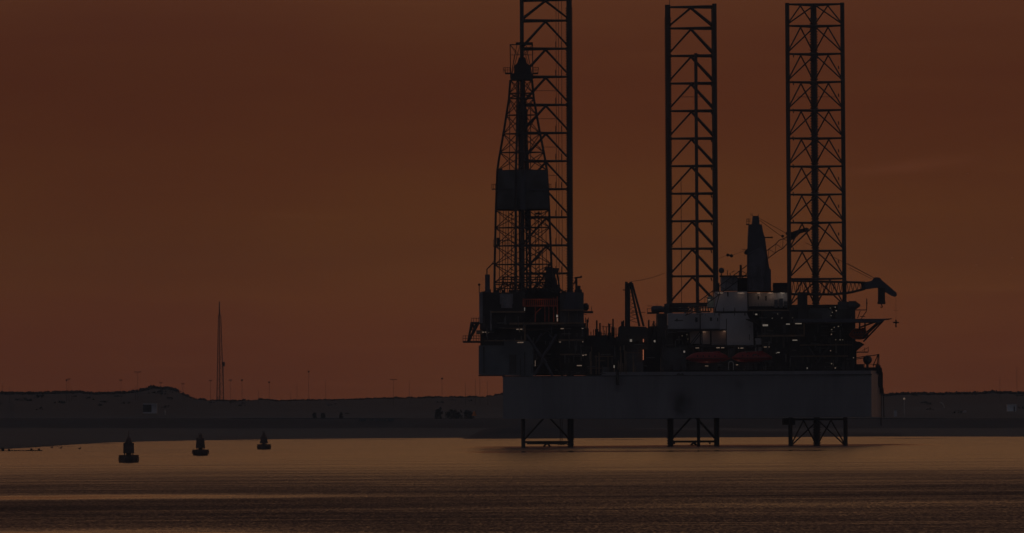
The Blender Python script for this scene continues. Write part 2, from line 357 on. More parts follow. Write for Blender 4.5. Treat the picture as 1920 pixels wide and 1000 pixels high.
hy = [DS + (DE-DS)*k/16 for k in range(17)] + [5600, 5900, 7000, 8500]
b = MB(); sheet(b, [[(P(x,790,Y).x, Y, (hill_z(x, Y) if Y < 8400 else -1.0)) for Y in hy] for x in hx])
def dune_tops():
    t = M_DUNE.node_tree; bs = t.nodes['Principled BSDF']; src = bs.inputs['Base Color'].links[0].from_socket
    g = t.nodes.new('ShaderNodeNewGeometry'); sp = t.nodes.new('ShaderNodeSeparateXYZ'); t.links.new(g.outputs['Position'], sp.inputs[0])
    n = t.nodes.new('ShaderNodeTexNoise'); n.inputs['Scale'].default_value = 0.02; n.inputs['Detail'].default_value = 6; t.links.new(g.outputs['Position'], n.inputs[0])
    a = t.nodes.new('ShaderNodeMath'); a.operation = 'MULTIPLY_ADD'; t.links.new(n.outputs['Fac'], a.inputs[0]); a.inputs[1].default_value = 9.0; t.links.new(sp.outputs['Z'], a.inputs[2])
    r = t.nodes.new('ShaderNodeMapRange'); r.interpolation_type = 'SMOOTHSTEP'; t.links.new(a.outputs[0], r.inputs[0]); r.inputs[1].default_value = 13.0; r.inputs[2].default_value = 18.0
    x = t.nodes.new('ShaderNodeMix'); x.data_type = 'RGBA'; t.links.new(r.outputs[0], x.inputs[0]); t.links.new(src, x.inputs[6]); x.inputs[7].default_value = (0.022,0.042,0.052,1)
    t.links.new(x.outputs[2], bs.inputs['Base Color'])
dune_tops()       # dune colour turns darker towards the tops, with a ragged edge
tag(b.build('dunes', M_DUNE, smooth=True), 'low dark dunes with one hump at the left under the dusk sky', kind='structure')
# rock breakwater at the water's edge left of and behind the rig
b = MB(); cols = []
for i in range(60):
    x = 862 + i*14
    top = interp([(862,826),(880,818),(905,806),(945,797),(1000,794),(1100,800),(1250,806),(1700,812)], x)
    Y = 4090.0; zt = PZ(top, Y, x); zz = [noise.noise(Vector((x*0.09, k*1.7, 0)))*0.35 for k in range(6)]
    xx = P(x,790,Y).x
    cols.append([(xx, Y-45, -0.5), (xx, Y-25, zt*0.35+zz[0]), (xx, Y-12, zt*0.75+zz[1]), (xx, Y, zt+zz[2]*0.4), (xx, Y+15, zt+zz[3]*0.3), (xx, Y+60, zt*0.3)])
sheet(b, cols); tag(b.build('breakwater', M_DYKE), 'dark stone breakwater running out behind the rig', kind='structure')

def clump(mb, c, w_, h_, n, leaf):
    for _ in range(n):
        a = random.uniform(0, 6.283); rr = math.sqrt(random.random()); hh = random.random()
        k = math.sqrt(max(0.05, 1-(hh*0.95)**2))
        p = Vector((c[0]+w_*rr*k*math.cos(a), c[1]+w_*rr*k*math.sin(a), c[2]+h_*hh))
        u = Vector((random.gauss(0,1), random.gauss(0,1), random.gauss(0,1))).normalized(); v = u.orthogonal().normalized()*leaf*random.uniform(.5,1.2)
        q = u.cross(v)
        mb.add([p-v-q*0.5, p+v-q*0.6, p+v*0.7+q, p-v*0.8+q*0.7], [(0,1,2,3)])
# scrub that reads as one ragged mass along the dune tops
b = MB()
for i in range(900):
    px = random.choice((random.uniform(-40,330), random.uniform(-40,330), random.uniform(1650,1960), random.uniform(330,1000)))
    top = random.random() < 0.95
    Y = DE - random.uniform(-10, 30) if top else random.uniform(DS+100, DE-60)
    h_ = random.uniform(0.3, 1.25)*(1.0 if px < 330 or px > 1600 else 0.45)
    clump(b, (P(px,790,Y).x, Y, hill_z(px, Y)-0.15), random.uniform(1.0,3.2), h_, 16, 0.5)
tag(b.build('dune_scrub', M_BUSH), 'ragged low scrub on the dunes', kind='stuff')
M_BUSH2 = mat('bush_leaf', (0.045,0.066,0.07), 0.9, 0, 0.4, 0.3)
def bush(px, py0, py1, wpx, Y, name, label, cat, trunk=True):
    base = P(px, py1, Y); t = thing(name, base, label, cat, 'bushes and small trees at the foot of the dunes')
    hh = (py1-py0)*Y/F; ww = wpx*Y/F/2
    c = MB(); clump(c, (base.x, base.y, base.z), ww, hh*0.8, int(40+wpx*6), 0.35)
    for k in range(int(2+wpx/5)):
        ox = random.uniform(-.85,.85)*ww; clump(c, (base.x+ox, base.y+random.uniform(-1,1), base.z+hh*random.uniform(0,.3)), ww*random.uniform(.2,.4), hh*random.uniform(.35,.7), 26, 0.3)
    for k in range(3):
        clump(c, (base.x+random.uniform(-.5,.5)*ww, base.y, base.z+hh*random.uniform(.2,.45)), ww*.55, hh*.5, 40, 0.35)
    c.build('crown', M_BUSH2, t)
    s = MB()
    for k in range(4):
        s.bar(base+Vector((random.uniform(-.2,.2)*ww,0,-0.5)), base+Vector((random.uniform(-.6,.6)*ww,0,hh*0.6)), 0.12, 5, 0.04)
    s.build('trunk', M_STEEL, t)
BL = 4645.0
bush(822,763,785,15,BL,'bush','tallest dark bush of the clump left of the rig','bush')
bush(850,767,785,34,BL,'bush','widest low dark bush in the middle of the clump left of the rig','bush')
bush(879,768,785,20,BL,'bush','dark bush beside the small orange tent','bush')
bush(590,773,785,8,BL,'bush','small dark bush on the dyke, leftmost of the little row of three','bush')
bush(606,773,785,7,BL,'bush','small dark bush on the dyke, middle one of the little row','bush')
bush(640,772,785,6,BL,'bush','small dark bush on the dyke, rightmost one of the little row','bush')

# ---------------- things ashore ----------------
def lamp_post(px, ytop, kind, label, Y=5150.0, ybase=None):
    gx = P(px,760,Y).x; gz = hill_z(px, Y) - 0.3
    t = thing('lamp_post', (gx, Y, gz), label, 'lamp post', 'lamp posts and masts along the far shore')
    zt = P(px, ytop, Y).z
    MB().bar((gx,Y,gz), (gx,Y,zt), 0.065, 6, 0.05).build('pole', M_STEEL, t)
    h_ = MB()
    if kind == 1: h_.box(gx-0.7,gx+0.7,Y-0.2,Y+0.2,zt-0.15,zt+0.15)
    elif kind == 2: h_.box(gx-1.5,gx-0.35,Y-0.2,Y+0.2,zt-0.05,zt+0.2); h_.box(gx+0.35,gx+1.5,Y-0.2,Y+0.2,zt-0.05,zt+0.2); h_.bar((gx-0.5,Y,zt),(gx+0.5,Y,zt),0.08)
    elif kind == 3: h_.ball((gx,Y,zt+0.2), 0.4, 8)
    else: h_.bar((gx,Y,zt-0.02),(gx,Y,zt+0.6),0.05)
    h_.build('lamp_head', M_STEEL, t); return t
posts = [(5,720,0,'bare pole at the very left edge of the view'),(18,726,0,'short thin pole just right of the leftmost pole'),
 (125,714,3,'knob-topped pole, left one of the trio on the left skyline'),(129.5,711,1,'tallest of the three poles on the left skyline, flat headed'),
 (134.5,728,0,'shortest pole of the trio on the left skyline'),(227,713,1,'pole with flat head standing left of the hump of the dunes'),
 (254,727,0,'stub pole close beside the tall pole at the foot of the hump'),(258.5,698,2,'tall pole with two lamps at the foot of the hump, left side'),
 (302,718,1,'lamp post rising from the top of the hump'),(343,720,1,'faint lamp post on the right shoulder of the hump'),
 (395,714,1,'lamp post just left of the lattice radio mast'),(432,713,1,'nearest lamp post right of the lattice radio mast'),
 (454,714,3,'lamp post with round head, second right of the radio mast'),(485,735,0,'stub pole on the small rise beyond the radio mast'),
 (505,718,3,'lamp post with round head on the small rise'),(545,738,0,'very short stub pole left of the twin poles'),(557,721,0,'thin bare pole left of the tall thin pole'),
 (579,698,3,'tallest thin pole between the radio mast and the rig'),(611,716,0,'thin pole just right of the tallest thin pole'),
 (738,712,2,'double lamp post standing alone midway to the rig'),(767.5,717,0,'bare pole right of the double lamp post'),
 (829,711,3,'lone lamp post with round head above the bushes'),(873,720,0,'bare pole above the orange tent, leftmost of the group by the rig'),
 (891.5,712,0,'bare pole, second of the group by the rig'),(900,704,0,'tallest bare pole of the group by the rig'),
 (914.5,718,0,'bare pole nearest to the stern of the rig'),
 (1875,712,0,'shorter pole on the right skyline'),(1907,690,0,'tall thin pole near the right edge of the view')]
for px, yt, k, lb in posts: lamp_post(px, yt, k, 'thin ' + lb if not lb.split()[0] in ('thin','bare','short','tall','very','faint','tallest') else lb)
# lit lamp right of the rig
t = thing('street_lamp', P(1696,781,4660), 'lit street lamp on a pale post right of the rig hull', 'street lamp')
MB().bar(P(1696,781,4660), P(1695.5,749,4660), 0.22).build('pole', mat('galvanised', (0.5,0.48,0.46), 0.5), t)
MB().ball(P(1695.3,748,4659.6), 0.42, 8).build('lamp_head', M_LAMP, t)
# lattice radio mast
Ym = 5450.0; mb_ = P(412.5,752,Ym); t = thing('radio_mast', mb_, 'tall slender lattice radio mast standing alone on the dunes', 'radio mast')
def mpt(py, k):
    cx = interp([(566,411.5),(750,412.8)], py); hw = interp([(590,2.4),(683,4.6),(752,6.6)], py)*Ym/F
    c = P(cx, py, Ym); a = [math.radians(95), math.radians(215), math.radians(335)][k]
    return c + Vector((hw*1.15*math.cos(a), hw*1.15*math.sin(a), 0))
b = MB(); c = MB(); lv = [754 - 8.2*i for i in range(21)]
for k in range(3): b.bar(mpt(756,k), mpt(590,k), 0.19, 6, 0.13)
for i in range(20):
    for k in range(3):
        j = (k+1) % 3; c.bar(mpt(lv[i],k), mpt(lv[i],j), 0.06, 4); c.bar(mpt(lv[i],k if i%2 else j), mpt(lv[i+1],j if i%2 else k), 0.07, 4)
b.build('mast_leg', M_STEEL, t); c.build('bracing', M_STEEL, t)
MB().bar(P(411.6,592,Ym), P(411.3,566,Ym), 0.3, 6, 0.2).build('antenna', M_STEEL, t)
MB().bpx(416.5,421.5,679,687,Ym-1,1.5).build('equipment_box', M_STEEL, t)
MB().bars([((418.6,683,Ym),(419.5,752,Ym))], 0.1).build('feeder_cable', M_STEEL, t)
# small buildings
t = thing('shore_shelter', P(281,775,4700), 'small pale open-fronted shelter below the hump of the dunes', 'shelter')
MB().bpx(268,294,757,759,4698,6).build('roof', M_WHITE, t); MB().bpx(268,294,773,775.5,4698,6).build('floor', M_WHITE, t)
MB().bpx(284,294,759,773,4699,5).build('wall', M_WHITE, t); MB().bpx(268,284,759,773,4704,0.4).build('back_wall', M_DECKH, t)
MP = mat('pale_plastic', (0.75,0.75,0.72), 0.5)
t = MB().bpx(308.8,310.6,769,778,4690,0.5); o = t.build('marker_board', MP, None, bevel=0.03); tag(o, 'narrow white marker board right of the open-fronted shelter', 'marker board')
MW2 = mat('bright_white_paint', (0.95,0.95,1.0), 0.5, 0, 0.1)
t = thing('white_shed', P(1896,772,4700), 'small white shed with dark doorway near the right edge of the far shore', 'shed')
b = MB(); b.bpx(1888.5,1905.5,760.5,771.5,4700,5); b.build('wall', MW2, t); MB().bpx(1888,1906.5,759,760.5,4699.6,6).build('roof', MW2, t)
MB().bpx(1900.8,1902.8,762,771.5,4699.7,0.25).build('door', M_GLASS, t)
t = thing('concrete_hut', P(1679,781,4650), 'narrow pale concrete hut on the dyke just right of the rig', 'hut')
MB().bpx(1676,1682,769.5,781.5,4648,2).build('wall', M_WHITE, t); MB().bpx(1676.3,1681.7,768.6,769.5,4647.8,2.2).build('roof', M_DECKH, t)
b = MB(); pts = [P(1762+8.5*math.sin(a), 766-11*math.cos(a), 4700) for a in [i*0.17 for i in range(10)]]
b.path(pts, 0.22); tag(b.build('bent_pipe', MP, smooth=True), 'thin pale pipe bent in a quarter arc on the right shore', 'pipe')
b = MB(); b.bpx(1807,1812,770,774,4700,1.6); b.bpx(1804.5,1807,772.3,774,4700.2,1.2); tag(b.build('pump_housing', M_WHITE, bevel=0.1), 'tiny pale housing on the shore right of the bent pipe', 'pump housing')
t = thing('orange_tent', P(889,780,4600), 'small orange tent shape beside the bushes left of the rig', 'tent')
q = P(889,780,4600); b = MB()
b.prism([(q.x-1.0,q.y-1),(q.x+1.0,q.y-1),(q.x+1.0,q.y+1),(q.x-1.0,q.y+1)], q.z, q.z+1.9, [(q.x-0.06,q.y-0.8),(q.x+0.06,q.y-0.8),(q.x+0.06,q.y+0.8),(q.x-0.06,q.y+0.8)])
b.build('canvas', mat('orange_canvas', (0.95,0.30,0.08), 0.8), t)
MB().bars([((892.5,780,4600),(892,769,4600))], 0.12).build('pole', M_STEEL, t)
blk = None
for i, px in enumerate([678,684,696,707,714,722,731,737]):
    q = P(px, 785.6, 4585); w1 = [1.1,.6,.9,.5,.8,.6,.9,.5][i]
    b = MB(); b.prism([(q.x-w1,q.y-.5),(q.x+w1,q.y-.5),(q.x+w1,q.y+.5),(q.x-w1,q.y+.5)], q.z-0.9, q.z+0.1, [(q.x-w1*.7,q.y-.3),(q.x+w1*.8,q.y-.3),(q.x+w1*.8,q.y+.3),(q.x-w1*.7,q.y+.3)])
    tag(b.build('concrete_block', M_ROAD, bevel=0.08), ['leftmost wide pale block','small pale block just right of the widest','pale block left of the middle','smallest pale block in the middle','low pale block just right of the middle','small pale block, third from the right','wide pale block, next to the right end','small pale block at the right end'][i] + ' in the row on the dyke crest', 'block', 'pale blocks along the dyke crest')
# low groyne and stones in the shallows at the left edge
b = MB()
for i in range(38):
    px = -60 + i*3.7; q = P(px, 846.2+random.uniform(-.2,.2), 2620); b.prism([(q.x-.3,q.y-.4),(q.x+.3,q.y-.4),(q.x+.3,q.y+.4),(q.x-.3,q.y+.4)], -0.3, 0.12+random.uniform(0,.1))
for px, h_ in ((5,.9),(17,.4),(59,.55),(73,.5)): q = P(px,846,2620); b.ball((q.x,q.y,0.2+h_*0.25), 0.3*h_+0.1, 7)
tag(b.build('groyne', M_DYKE), 'low stone groyne in the shallows at the left edge', 'groyne')
for px, py, lb in ((97,840.3,'gull resting on the shallows, nearest the groyne tip'),(114,841.3,'gull resting on the shallows, middle of the three'),(149,842.4,'gull resting on the shallows, nearest the first buoy')):
    Yg = F*H/(-P(px,py,F).z + H)
    q = P(px,py,Yg); t = thing('gull', (q.x,q.y,0), 'dark little ' + lb, 'gull', 'gulls resting on the water')
    b = MB(); b.lathe((q.x-0.3,q.y,0.14), [(0.02,0),(0.12,0.12),(0.16,0.3),(0.1,0.5),(0.02,0.68)], 10, 'x'); b.bar((q.x+0.2,q.y,0.2),(q.x+0.25,q.y,0.42),0.06); b.ball((q.x+0.28,q.y,0.45),0.09,7); b.bar((q.x+0.34,q.y,0.44),(q.x+0.44,q.y,0.42),0.03,5,0.01)
    b.build('body', M_BUOY, t)
M_GULL = mat('gull_white', (0.85,0.85,0.85), 0.7)
for px, py, lb in ((1815,326,'small pale gull gliding highest at the right'),(1831,497,'small pale gull gliding low at the right'),(1898,484,'tiny far gull near the right edge, upper of two'),(1895,515,'tiny far gull near the right edge, lower of two')):
    q = P(px,py,3600); s_ = 0.42 if px > 1880 else 0.62
    t = thing('gull', q, lb, 'gull', 'gulls flying at the right')
    b = MB(); b.lathe((q.x-0.25*s_,q.y,q.z), [(0.01,0),(0.07*s_,0.15*s_),(0.08*s_,0.3*s_),(0.01,0.55*s_)], 8, 'x'); b.build('body', M_GULL, t)
    for sg in (-1,1):
        b = MB(); r0 = q
        b.add([r0+Vector((0.08,0,0.02)), r0+Vector((-0.1,0,0.02)), r0+Vector((sg*0.35*s_-0.08,sg*0.3*s_,0.16*s_)), r0+Vector((sg*0.75*s_-0.15,sg*0.6*s_,0.02)), r0+Vector((sg*0.35*s_+0.1,sg*0.3*s_,0.18*s_))], [(0,1,2,4),(4,2,3)])
        o = b.build('wing', M_GULL, t); sm = o.modifiers.new('t','SOLIDIFY'); sm.thickness = 0.03

# ---------------- buoys ----------------
def buoy(px, py, label, variant):
    Yb = F*H/(-P(px,py,F).z + H)
    q = P(px,py,Yb); t = thing('buoy', (q.x,q.y,0), label, 'buoy', 'three channel buoys in a row')
    x, y = q.x, q.y
    prof = [(1.1,-0.3),(1.42,-0.1),(1.5,0.05),(1.52,1.12),(1.50,1.15)] if variant != 1 else [(0.9,-0.3),(1.25,-0.05),(1.38,0.15),(1.52,1.08),(1.48,1.1)]
    MB().lathe((x,y,0), prof, 28).build('float', M_BUOY, t)
    b = MB()
    for k in range(10):
        a = 2*math.pi*k/10; b.bar((x+1.51*math.cos(a),y+1.51*math.sin(a),0.25),(x+1.51*math.cos(a),y+1.51*math.sin(a),0.8),0.06)
    b.build('fender', M_BUOY, t)
    b = MB(); hw = 0.62
    for sx in (-1,1):
        for sy in (-1,1): b.bar((x+sx*hw,y+sy*hw,1.0),(x+sx*hw*1.1,y+sy*hw*1.1,2.6),0.08); b.bar((x+sx*hw*1.1,y+sy*hw*1.1,2.6),(x+sx*0.3,y+sy*0.3,3.3),0.07)
    b.build('tower_leg', M_BUOY, t)
    b = MB()
    if variant == 0:
        b.prism([(x-.82,y-.8),(x+.82,y-.8),(x+.82,y+.8),(x-.82,y+.8)], 1.42, 1.46, None)
        b.prism([(x-.82,y-.8),(x+.82,y-.8),(x+.82,y+.8),(x-.82,y+.8)], 1.46, 2.85, [(x-.78,y-.75),(x+.78,y-.75),(x+.78,y+.75),(x-.78,y+.75)])
        b.box(x-.8,x-.55,y-.3,y+.3,2.75,3.0); b.box(x+.55,x+.82,y-.3,y+.3,2.75,2.95)
    elif variant == 1:
        b.prism([(x-.85,y-.8),(x+.85,y-.8),(x+.85,y+.8),(x-.85,y+.8)], 1.40, 3.0, [(x-.7,y-.7),(x+.7,y-.7),(x+.7,y+.7),(x-.7,y+.7)])
        b.box(x-.78,x-.45,y-.3,y+.3,3.0,3.25); b.box(x+.5,x+.72,y-.3,y+.3,2.9,3.15)
    else:
        b.prism([(x-.95,y-.8),(x+.95,y-.8),(x+.95,y+.8),(x-.95,y+.8)], 1.40, 2.75, [(x-.5,y-.6),(x+.5,y-.6),(x+.5,y+.6),(x-.5,y+.6)])
        b.box(x-.75,x-.5,y-.3,y+.3,2.3,2.75); b.box(x+.45,x+.75,y-.3,y+.3,2.3,2.6)
    b.build('side_panel', M_BUOY, t)
    MB().lathe((x,y,1.0), [(0.42,0),(0.42,0.5)], 12).build('pedestal', M_BUOY, t)
    pr = {0:[(0.62,2.7),(0.5,3.1),(0.42,3.5),(0.2,3.85),(0.08,4.05)], 1:[(0.6,2.9),(0.42,3.2),(0.34,3.75),(0.3,3.8),(0.1,3.9)], 2:[(0.55,2.5),(0.38,2.8),(0.3,3.5),(0.22,3.7),(0.06,3.9)]}[variant]
    MB().lathe((x,y,0), pr, 16).build('lantern', M_BUOY, t)
    b = MB(); b.bar((x,y,3.8),(x,y,4.75 if variant==0 else 4.2),0.05)
    if variant: b.bar((x-.25,y,3.75),(x-.3,y,4.1),0.06); b.bar((x+.2,y,3.75),(x+.28,y,4.05),0.05)
    b.build('top_mark', M_BUOY, t)
buoy(241.5,867.5,'nearest and leftmost dark buoy, with a pointed lantern and thin spike',0)
buoy(376,854.5,'middle dark buoy of the three, its float tapering down to the water',1)
buoy(495,843,'farthest dark buoy of the three, with the narrowest tower',2)

# ================= THE RIG =================
Y1 = 2800.0; Y2 = 2855.0
rig = thing('jackup_rig', (PX(1300,2820), 2820, 0), 'huge jack-up drilling rig on three lattice legs with derrick, cranes and white quarters', 'drilling rig')
# ---- hull ----
zb = PZ(784, 2790, 1300); 
def X9(px): return PX(px, 2788, 745)
ztop = P(1300,697,2788).z
plan = [(X9(943),2790),(X9(1633.5),2786),(X9(1655.5),2806),(X9(1652),2850),(X9(1420),2885),(X9(1130),2885),(X9(960),2850)]
plan_t = list(plan); plan_t[2] = (X9(1651),2806)
hull = MB().prism(plan, zb, P(1000,705.5,2788).z, None).build('hull', M_HULL, rig)
# raised deck from the drill floor to the bow
zt0 = P(1000,705.5,2788).z
inset = [(X9(1128),2790.6),(X9(1633),2786.6),(X9(1654),2806.3),(X9(1650),2849),(X9(1420),2884),(X9(1140),2884)]
MB().prism(inset, zt0, ztop).build('upper_deck_side', M_HULL, hull)
b = MB()
b.box(X9(943)-0.15, X9(1634)+.1, 2785.8, 2786.0, zt0-0.18, zt0+0.05)
for px in (1131,1165): b.bars([((px,704,2789.5),(px,722,2789.5))], 0.09)
b.bpx(1131,1165,704.5,706,2788.6,1.2)
b.build('rubbing_strake', M_DECKH, hull, split=True)
# soot stain round the outlet, hanging tyres, bow rack
b = MB(); b.bpx(1155,1160.5,693,722,2787,1.8); b.build('mooring_fairlead', M_STEEL, hull)
b = MB()
b.bpx(1636,1654,690,700,2800,6); b.bpx(1650,1655.5,698,738,2804,3); b.bpx(1640,1652,697,727,2802,4)
b.build('anchor_rack', M_STEEL, hull, split=True)
b = MB(); 
pts = [P(1640+5*(1-math.cos(a))*0.8, 705+20*math.sin(a), 2801.2) for a in [math.pi*i/10 for i in range(11)]]
b.path(pts, 0.28); b.build('anchor_chain', M_STEEL, hull)
b = MB(); b.bars([((1652,735,2803),(1652,798,2803)),((1648,738,2803),(1648.3,782,2803)),((1656,728,2803),(1657.5,783,2803))], 0.12); b.build('hanging_line', M_STEEL, hull, split=True)
b = MB(); b.bpx(1468,1491,784.5,797,2798,9); b.build('leg_guide_box', M_STEEL, hull)
for cx in (1262,1270,1276): pass
b = MB()
for px in (1272,1279): b.ball(P(px,703.3,2788.8), 0.42, 8)
b.build('fairlead_roller', M_STEEL, hull, split=True)

# ---- legs ----
def leg(cx_px, cy, chords, levels_z, ztop_, lean, extra=None, diag_r=0.215, hor_r=0.25, ry=0.0):
    base = Vector((PX(cx_px, cy, 810), cy, 0)); zt = ztop_
    t = MB().bar(base+Vector((0,0,-7)), base+Vector((0,0,-6)), 5, 12).build('leg', M_LEG, rig)
    def cp(i, z): 
        dx, dy = chords[i][0], chords[i][1]; return Vector((base.x+dx+lean*z/100.0, cy+dy, z))
    for i, (dx, dy, r, rack) in enumerate(chords):
        b = MB(); b.bar(cp(i,-7), cp(i,zt), r, 10)
        b.build('chord', M_LEG, t)
        if rack:
            b = MB(); zz = -1.0; tw = rack; zend = zt-3.2
            b.box(-0.001,0.001,0,0.001,0,0.001) if False else None
            vs = []; 
            while zz < zend:
                c = cp(i, zz)
                b.box(c.x-r-tw, c.x+r+tw, c.y-0.12, c.y+0.12, zz, zz+0.30)
                zz += 0.62
            b.build('rack', M_LEG, t)
    n = len(levels_z)
    for (i, j) in ((0,1),(1,2),(2,0)):
        hb = db = MB()
        for k, z in enumerate(levels_z):
            a, c = cp(i,z), cp(j,z); hb.bar(a, c, hor_r, 8)
            if k+1 < n:
                zl = levels_z[k+1] + 0.35; m = (a+c)/2 + Vector((0,0,-0.2))
                db.bar(m, cp(i,zl), diag_r, 7); db.bar(m, cp(j,zl), diag_r, 7)
                # gusset plates
        hb.build('lattice_bracing', M_LEG, t)
    return t, cp, base
bay = 52.7*2800/F
def lv(ytop, px, Y, first):
    z0 = PZ(ytop, Y, px); out_ = [z0, z0-first]; z = z0-first
    while z > -4: z -= bay; out_.append(z)
    return out_
h3 = 13.05/2; d3 = 11.3
# leg 1 (below the derrick): two chords in line at the left, racked chord at the right
leg1, cp1, b1 = leg(1025.4, 2802, [(-5.55,-6.3,0.47,0),(-5.55,6.3,0.47,0),(5.55,0,0.66,0.16)], lv(0.4,1025,2802,4.85), PZ(-12,2802,1025), 0.22)
leg2, cp2, b2 = leg(1300.6, 2857, [(-5.55,0,0.66,0.17),(5.5,-6.3,0.54,0),(5.5,6.3,0.54,0)], lv(13.5,1297,2857,5.1), PZ(9,2857,1297), -0.08)
leg3, cp3, b3 = leg(1533, 2802, [(-6.45,-3.7,0.50,0),(6.45,-3.7,0.50,0),(0,7.5,0.72,0.2)], lv(9,1531,2802,5.05), PZ(6.5,2802,1531), -0.2, diag_r=0.17, hor_r=0.22)
# leg fittings
b = MB()
for px0, px1, y in ((1002,1045,170.5),(1002,1045,223),(1010,1042,276),(1010,1042,329)): b.bars([((px0,y,2800),(px1,y,2800))], 0.06)
for px in (1042.5,1047,1053): b.bars([((px,0,2801),(px+1.5,560,2801))], 0.055)
for k in range(13): b.bars([((1042,78+52.7*k,2800.5),(1042,92+52.7*k,2800.5)),((1053,78+52.7*k,2800.5),(1053,92+52.7*k,2800.5))], 0.09)
for px in (1050.5,1054): b.bars([((px,784,2801),(px,832,2801))], 0.09)
b.build('riser_pipe', M_LEG, leg1, split=True)
b = MB()
for px,w_ in ((1024,1.2),(1028,1.0),(1047,1.2),(1052,2.2),(1057,1.5)): b.bpx(px-w_,px+w_,831,835,2797,1)
b.bars([((988,832,2796),(1064,832,2796))], 0.2); b.build('anode', M_LEG, leg1, split=True)
b = MB(); b.bars([((1304.5,100,2850),(1309.8,842,2850))], 0.42, 8)
for y in (104,156,208,260,312,364,416): b.bars([((1303,y,2850),(1312,y,2850))], 0.3)
b.build('raw_water_tower', M_LEG, leg2)
b = MB()
for y in (182,): b.bars([((1277,y,2852),(1317,y,2852))],0.07)
b.bars([((1277,330,2852),(1278,570,2852)),((1255.5,-2,2857),(1255.5,9,2857))],0.07)
for k in range(9):
    y = 108+52*k
    for px in (1333,): b.bars([((px,y-3,2852),(px+2,y+3,2852))],0.14)
b.build('ladder_rail', M_LEG, leg2)
b = MB()
for y in (182,): b.bars([((1494,y,2798),(1568,y,2798))],0.06)
for k in range(8): b.bars([((1487,100+52*k,2798),(1488,108+52*k,2798)),((1572,124+52*k,2798),(1573,130+52*k,2798))],0.13)
b.build('ladder_rail', M_LEG, leg3)
b = MB()
for px,w_ in ((1301,2),(1304,1.5),(1264,2.),(1331,1.5)): b.bpx(px-w_,px+w_,829,833,2850,1)
b.build('anode', M_LEG, leg2, split=True)

# ---- jacking houses (around each leg, rising from the deck) ----
def jackhouse(px0, px1, y0, Y, dep, cut=3):
    t = MB().bpx(px0,px1,y0,700,Y,dep).build('jacking_house', M_DECKH, rig); return t
jh = MB(); jh.bpx(1050,1094.5,548.5,612,2794,10); 
jh = jh.build('jacking_house', M_DECKH, rig)
MB().poly([(1062,548),(1079,548),(1084,572),(1086,580),(1056,580)], 2793.4, 2795).build('chord_collar', M_TOWER, jh)
b = MB(); b.bpx(1050,1095,580.5,583,2793,2); b.bpx(1052,1095,605,607,2793,2); b.bpx(1066,1067,586,604,2793.5,.5); b.bpx(1047,1095,636.5,639.5,2792,2); b.bpx(1050,1095,663.5,666,2792,2)
b.build('deck_edge', M_BROWN, jh, split=True)
b = MB(); b.bpx(1050,1096,612,703,2796,9); b.build('leg_well_wall', M_STEEL, rig, split=True)
b = MB(); b.bpx(985,1104,638,704,2814,6); b.bpx(1216,1300,612,700,2832,8); b.bpx(1155,1240,642,703,2816,6); b.bpx(1280,1462,676,700,2822,6); b.bpx(1100,1160,640,703,2824,4); b.bpx(1398,1436,583,662,2816,8); b.bpx(1290,1440,618,660,2826,6); b.build('bulkhead', M_STEEL, rig, split=True)
# ---- drill floor, cantilever ----
cant = MB().poly([(897.5,648),(945,648),(945,640),(1000,640),(1000,705),(912,704),(897.5,702)], 2791, 2803).build('cantilever', M_BLUE, rig)
b = MB(); b.bpx(906,908.5,650,700,2790.7,.4); b.bpx(897,947,703,705.5,2790.5,3); b.bpx(955,968,665,700,2790.6,.5); b.bpx(975,976.5,672,704,2790.5,.5); b.bpx(983,985,660,704,2790.5,.5); b.build('stiffener', M_DECKH, cant, split=True)
df = MB(); df.bpx(899.5,985,548.5,617,2790,15); df.bpx(900.5,985,617,649,2792,12); df.bpx(985,1050,540,640,2803.5,4)
df = df.build('drill_floor', M_STEEL, rig)
b = MB(); b.bpx(898.5,905,548,606,2789.6,.6); b.bpx(919,922,583,620,2789.2,.8); b.bpx(937,962,551,570.5,2789,1.2)
b.lathe(P(950,570,2789.6), [(1.3,-1),(1.3,1.6)], 12); b.build('mud_tank', mat('pale_tank_paint',(0.30,0.29,0.32),0.6), df, split=True)
b = MB(); b.bpx(920,985,583.5,586.5,2788.6,1.2); b.bpx(955,1058,605,608.5,2788.2,1.6); b.bpx(908,985,638,640,2788.5,1); b.bpx(941,983,615,616.5,2788.6,.8); b.bpx(983,985.5,610,640,2788.6,.8)
b.build('walkway_beam', M_BROWN, df, split=True)
b = MB(); b.bpx(955,985,544,549,2792,10); b.bpx(925,936,545,549,2793,6); b.bpx(985,1000,545,565,2799,3); b.poly([(986,552),(995,543),(1030,540),(1050,545),(1050,560),(986,562)],2800,2803)
for i in range(34):
    px = random.uniform(902,1090); b.bpx(px,px+random.uniform(1.5,5),random.uniform(542.5,547),549.5,random.uniform(2792,2800),2)
b.build('deck_equipment', M_STEEL, df, split=True)
MB().bpx(909.5,918.5,515,549,2794,1.2).build('vent_stack', M_TOWER, df)
b = MB(); b.path([P(913,516,2794.6),P(913,505,2794.6),P(921,497,2794.6),P(926,494,2794.6)], 0.14); b.bars([((898.5,549,2792),(898.5,533,2792))],0.1); b.ball(P(898.5,534,2792),0.3,6); b.build('vent_pipe', M_STEEL, df)
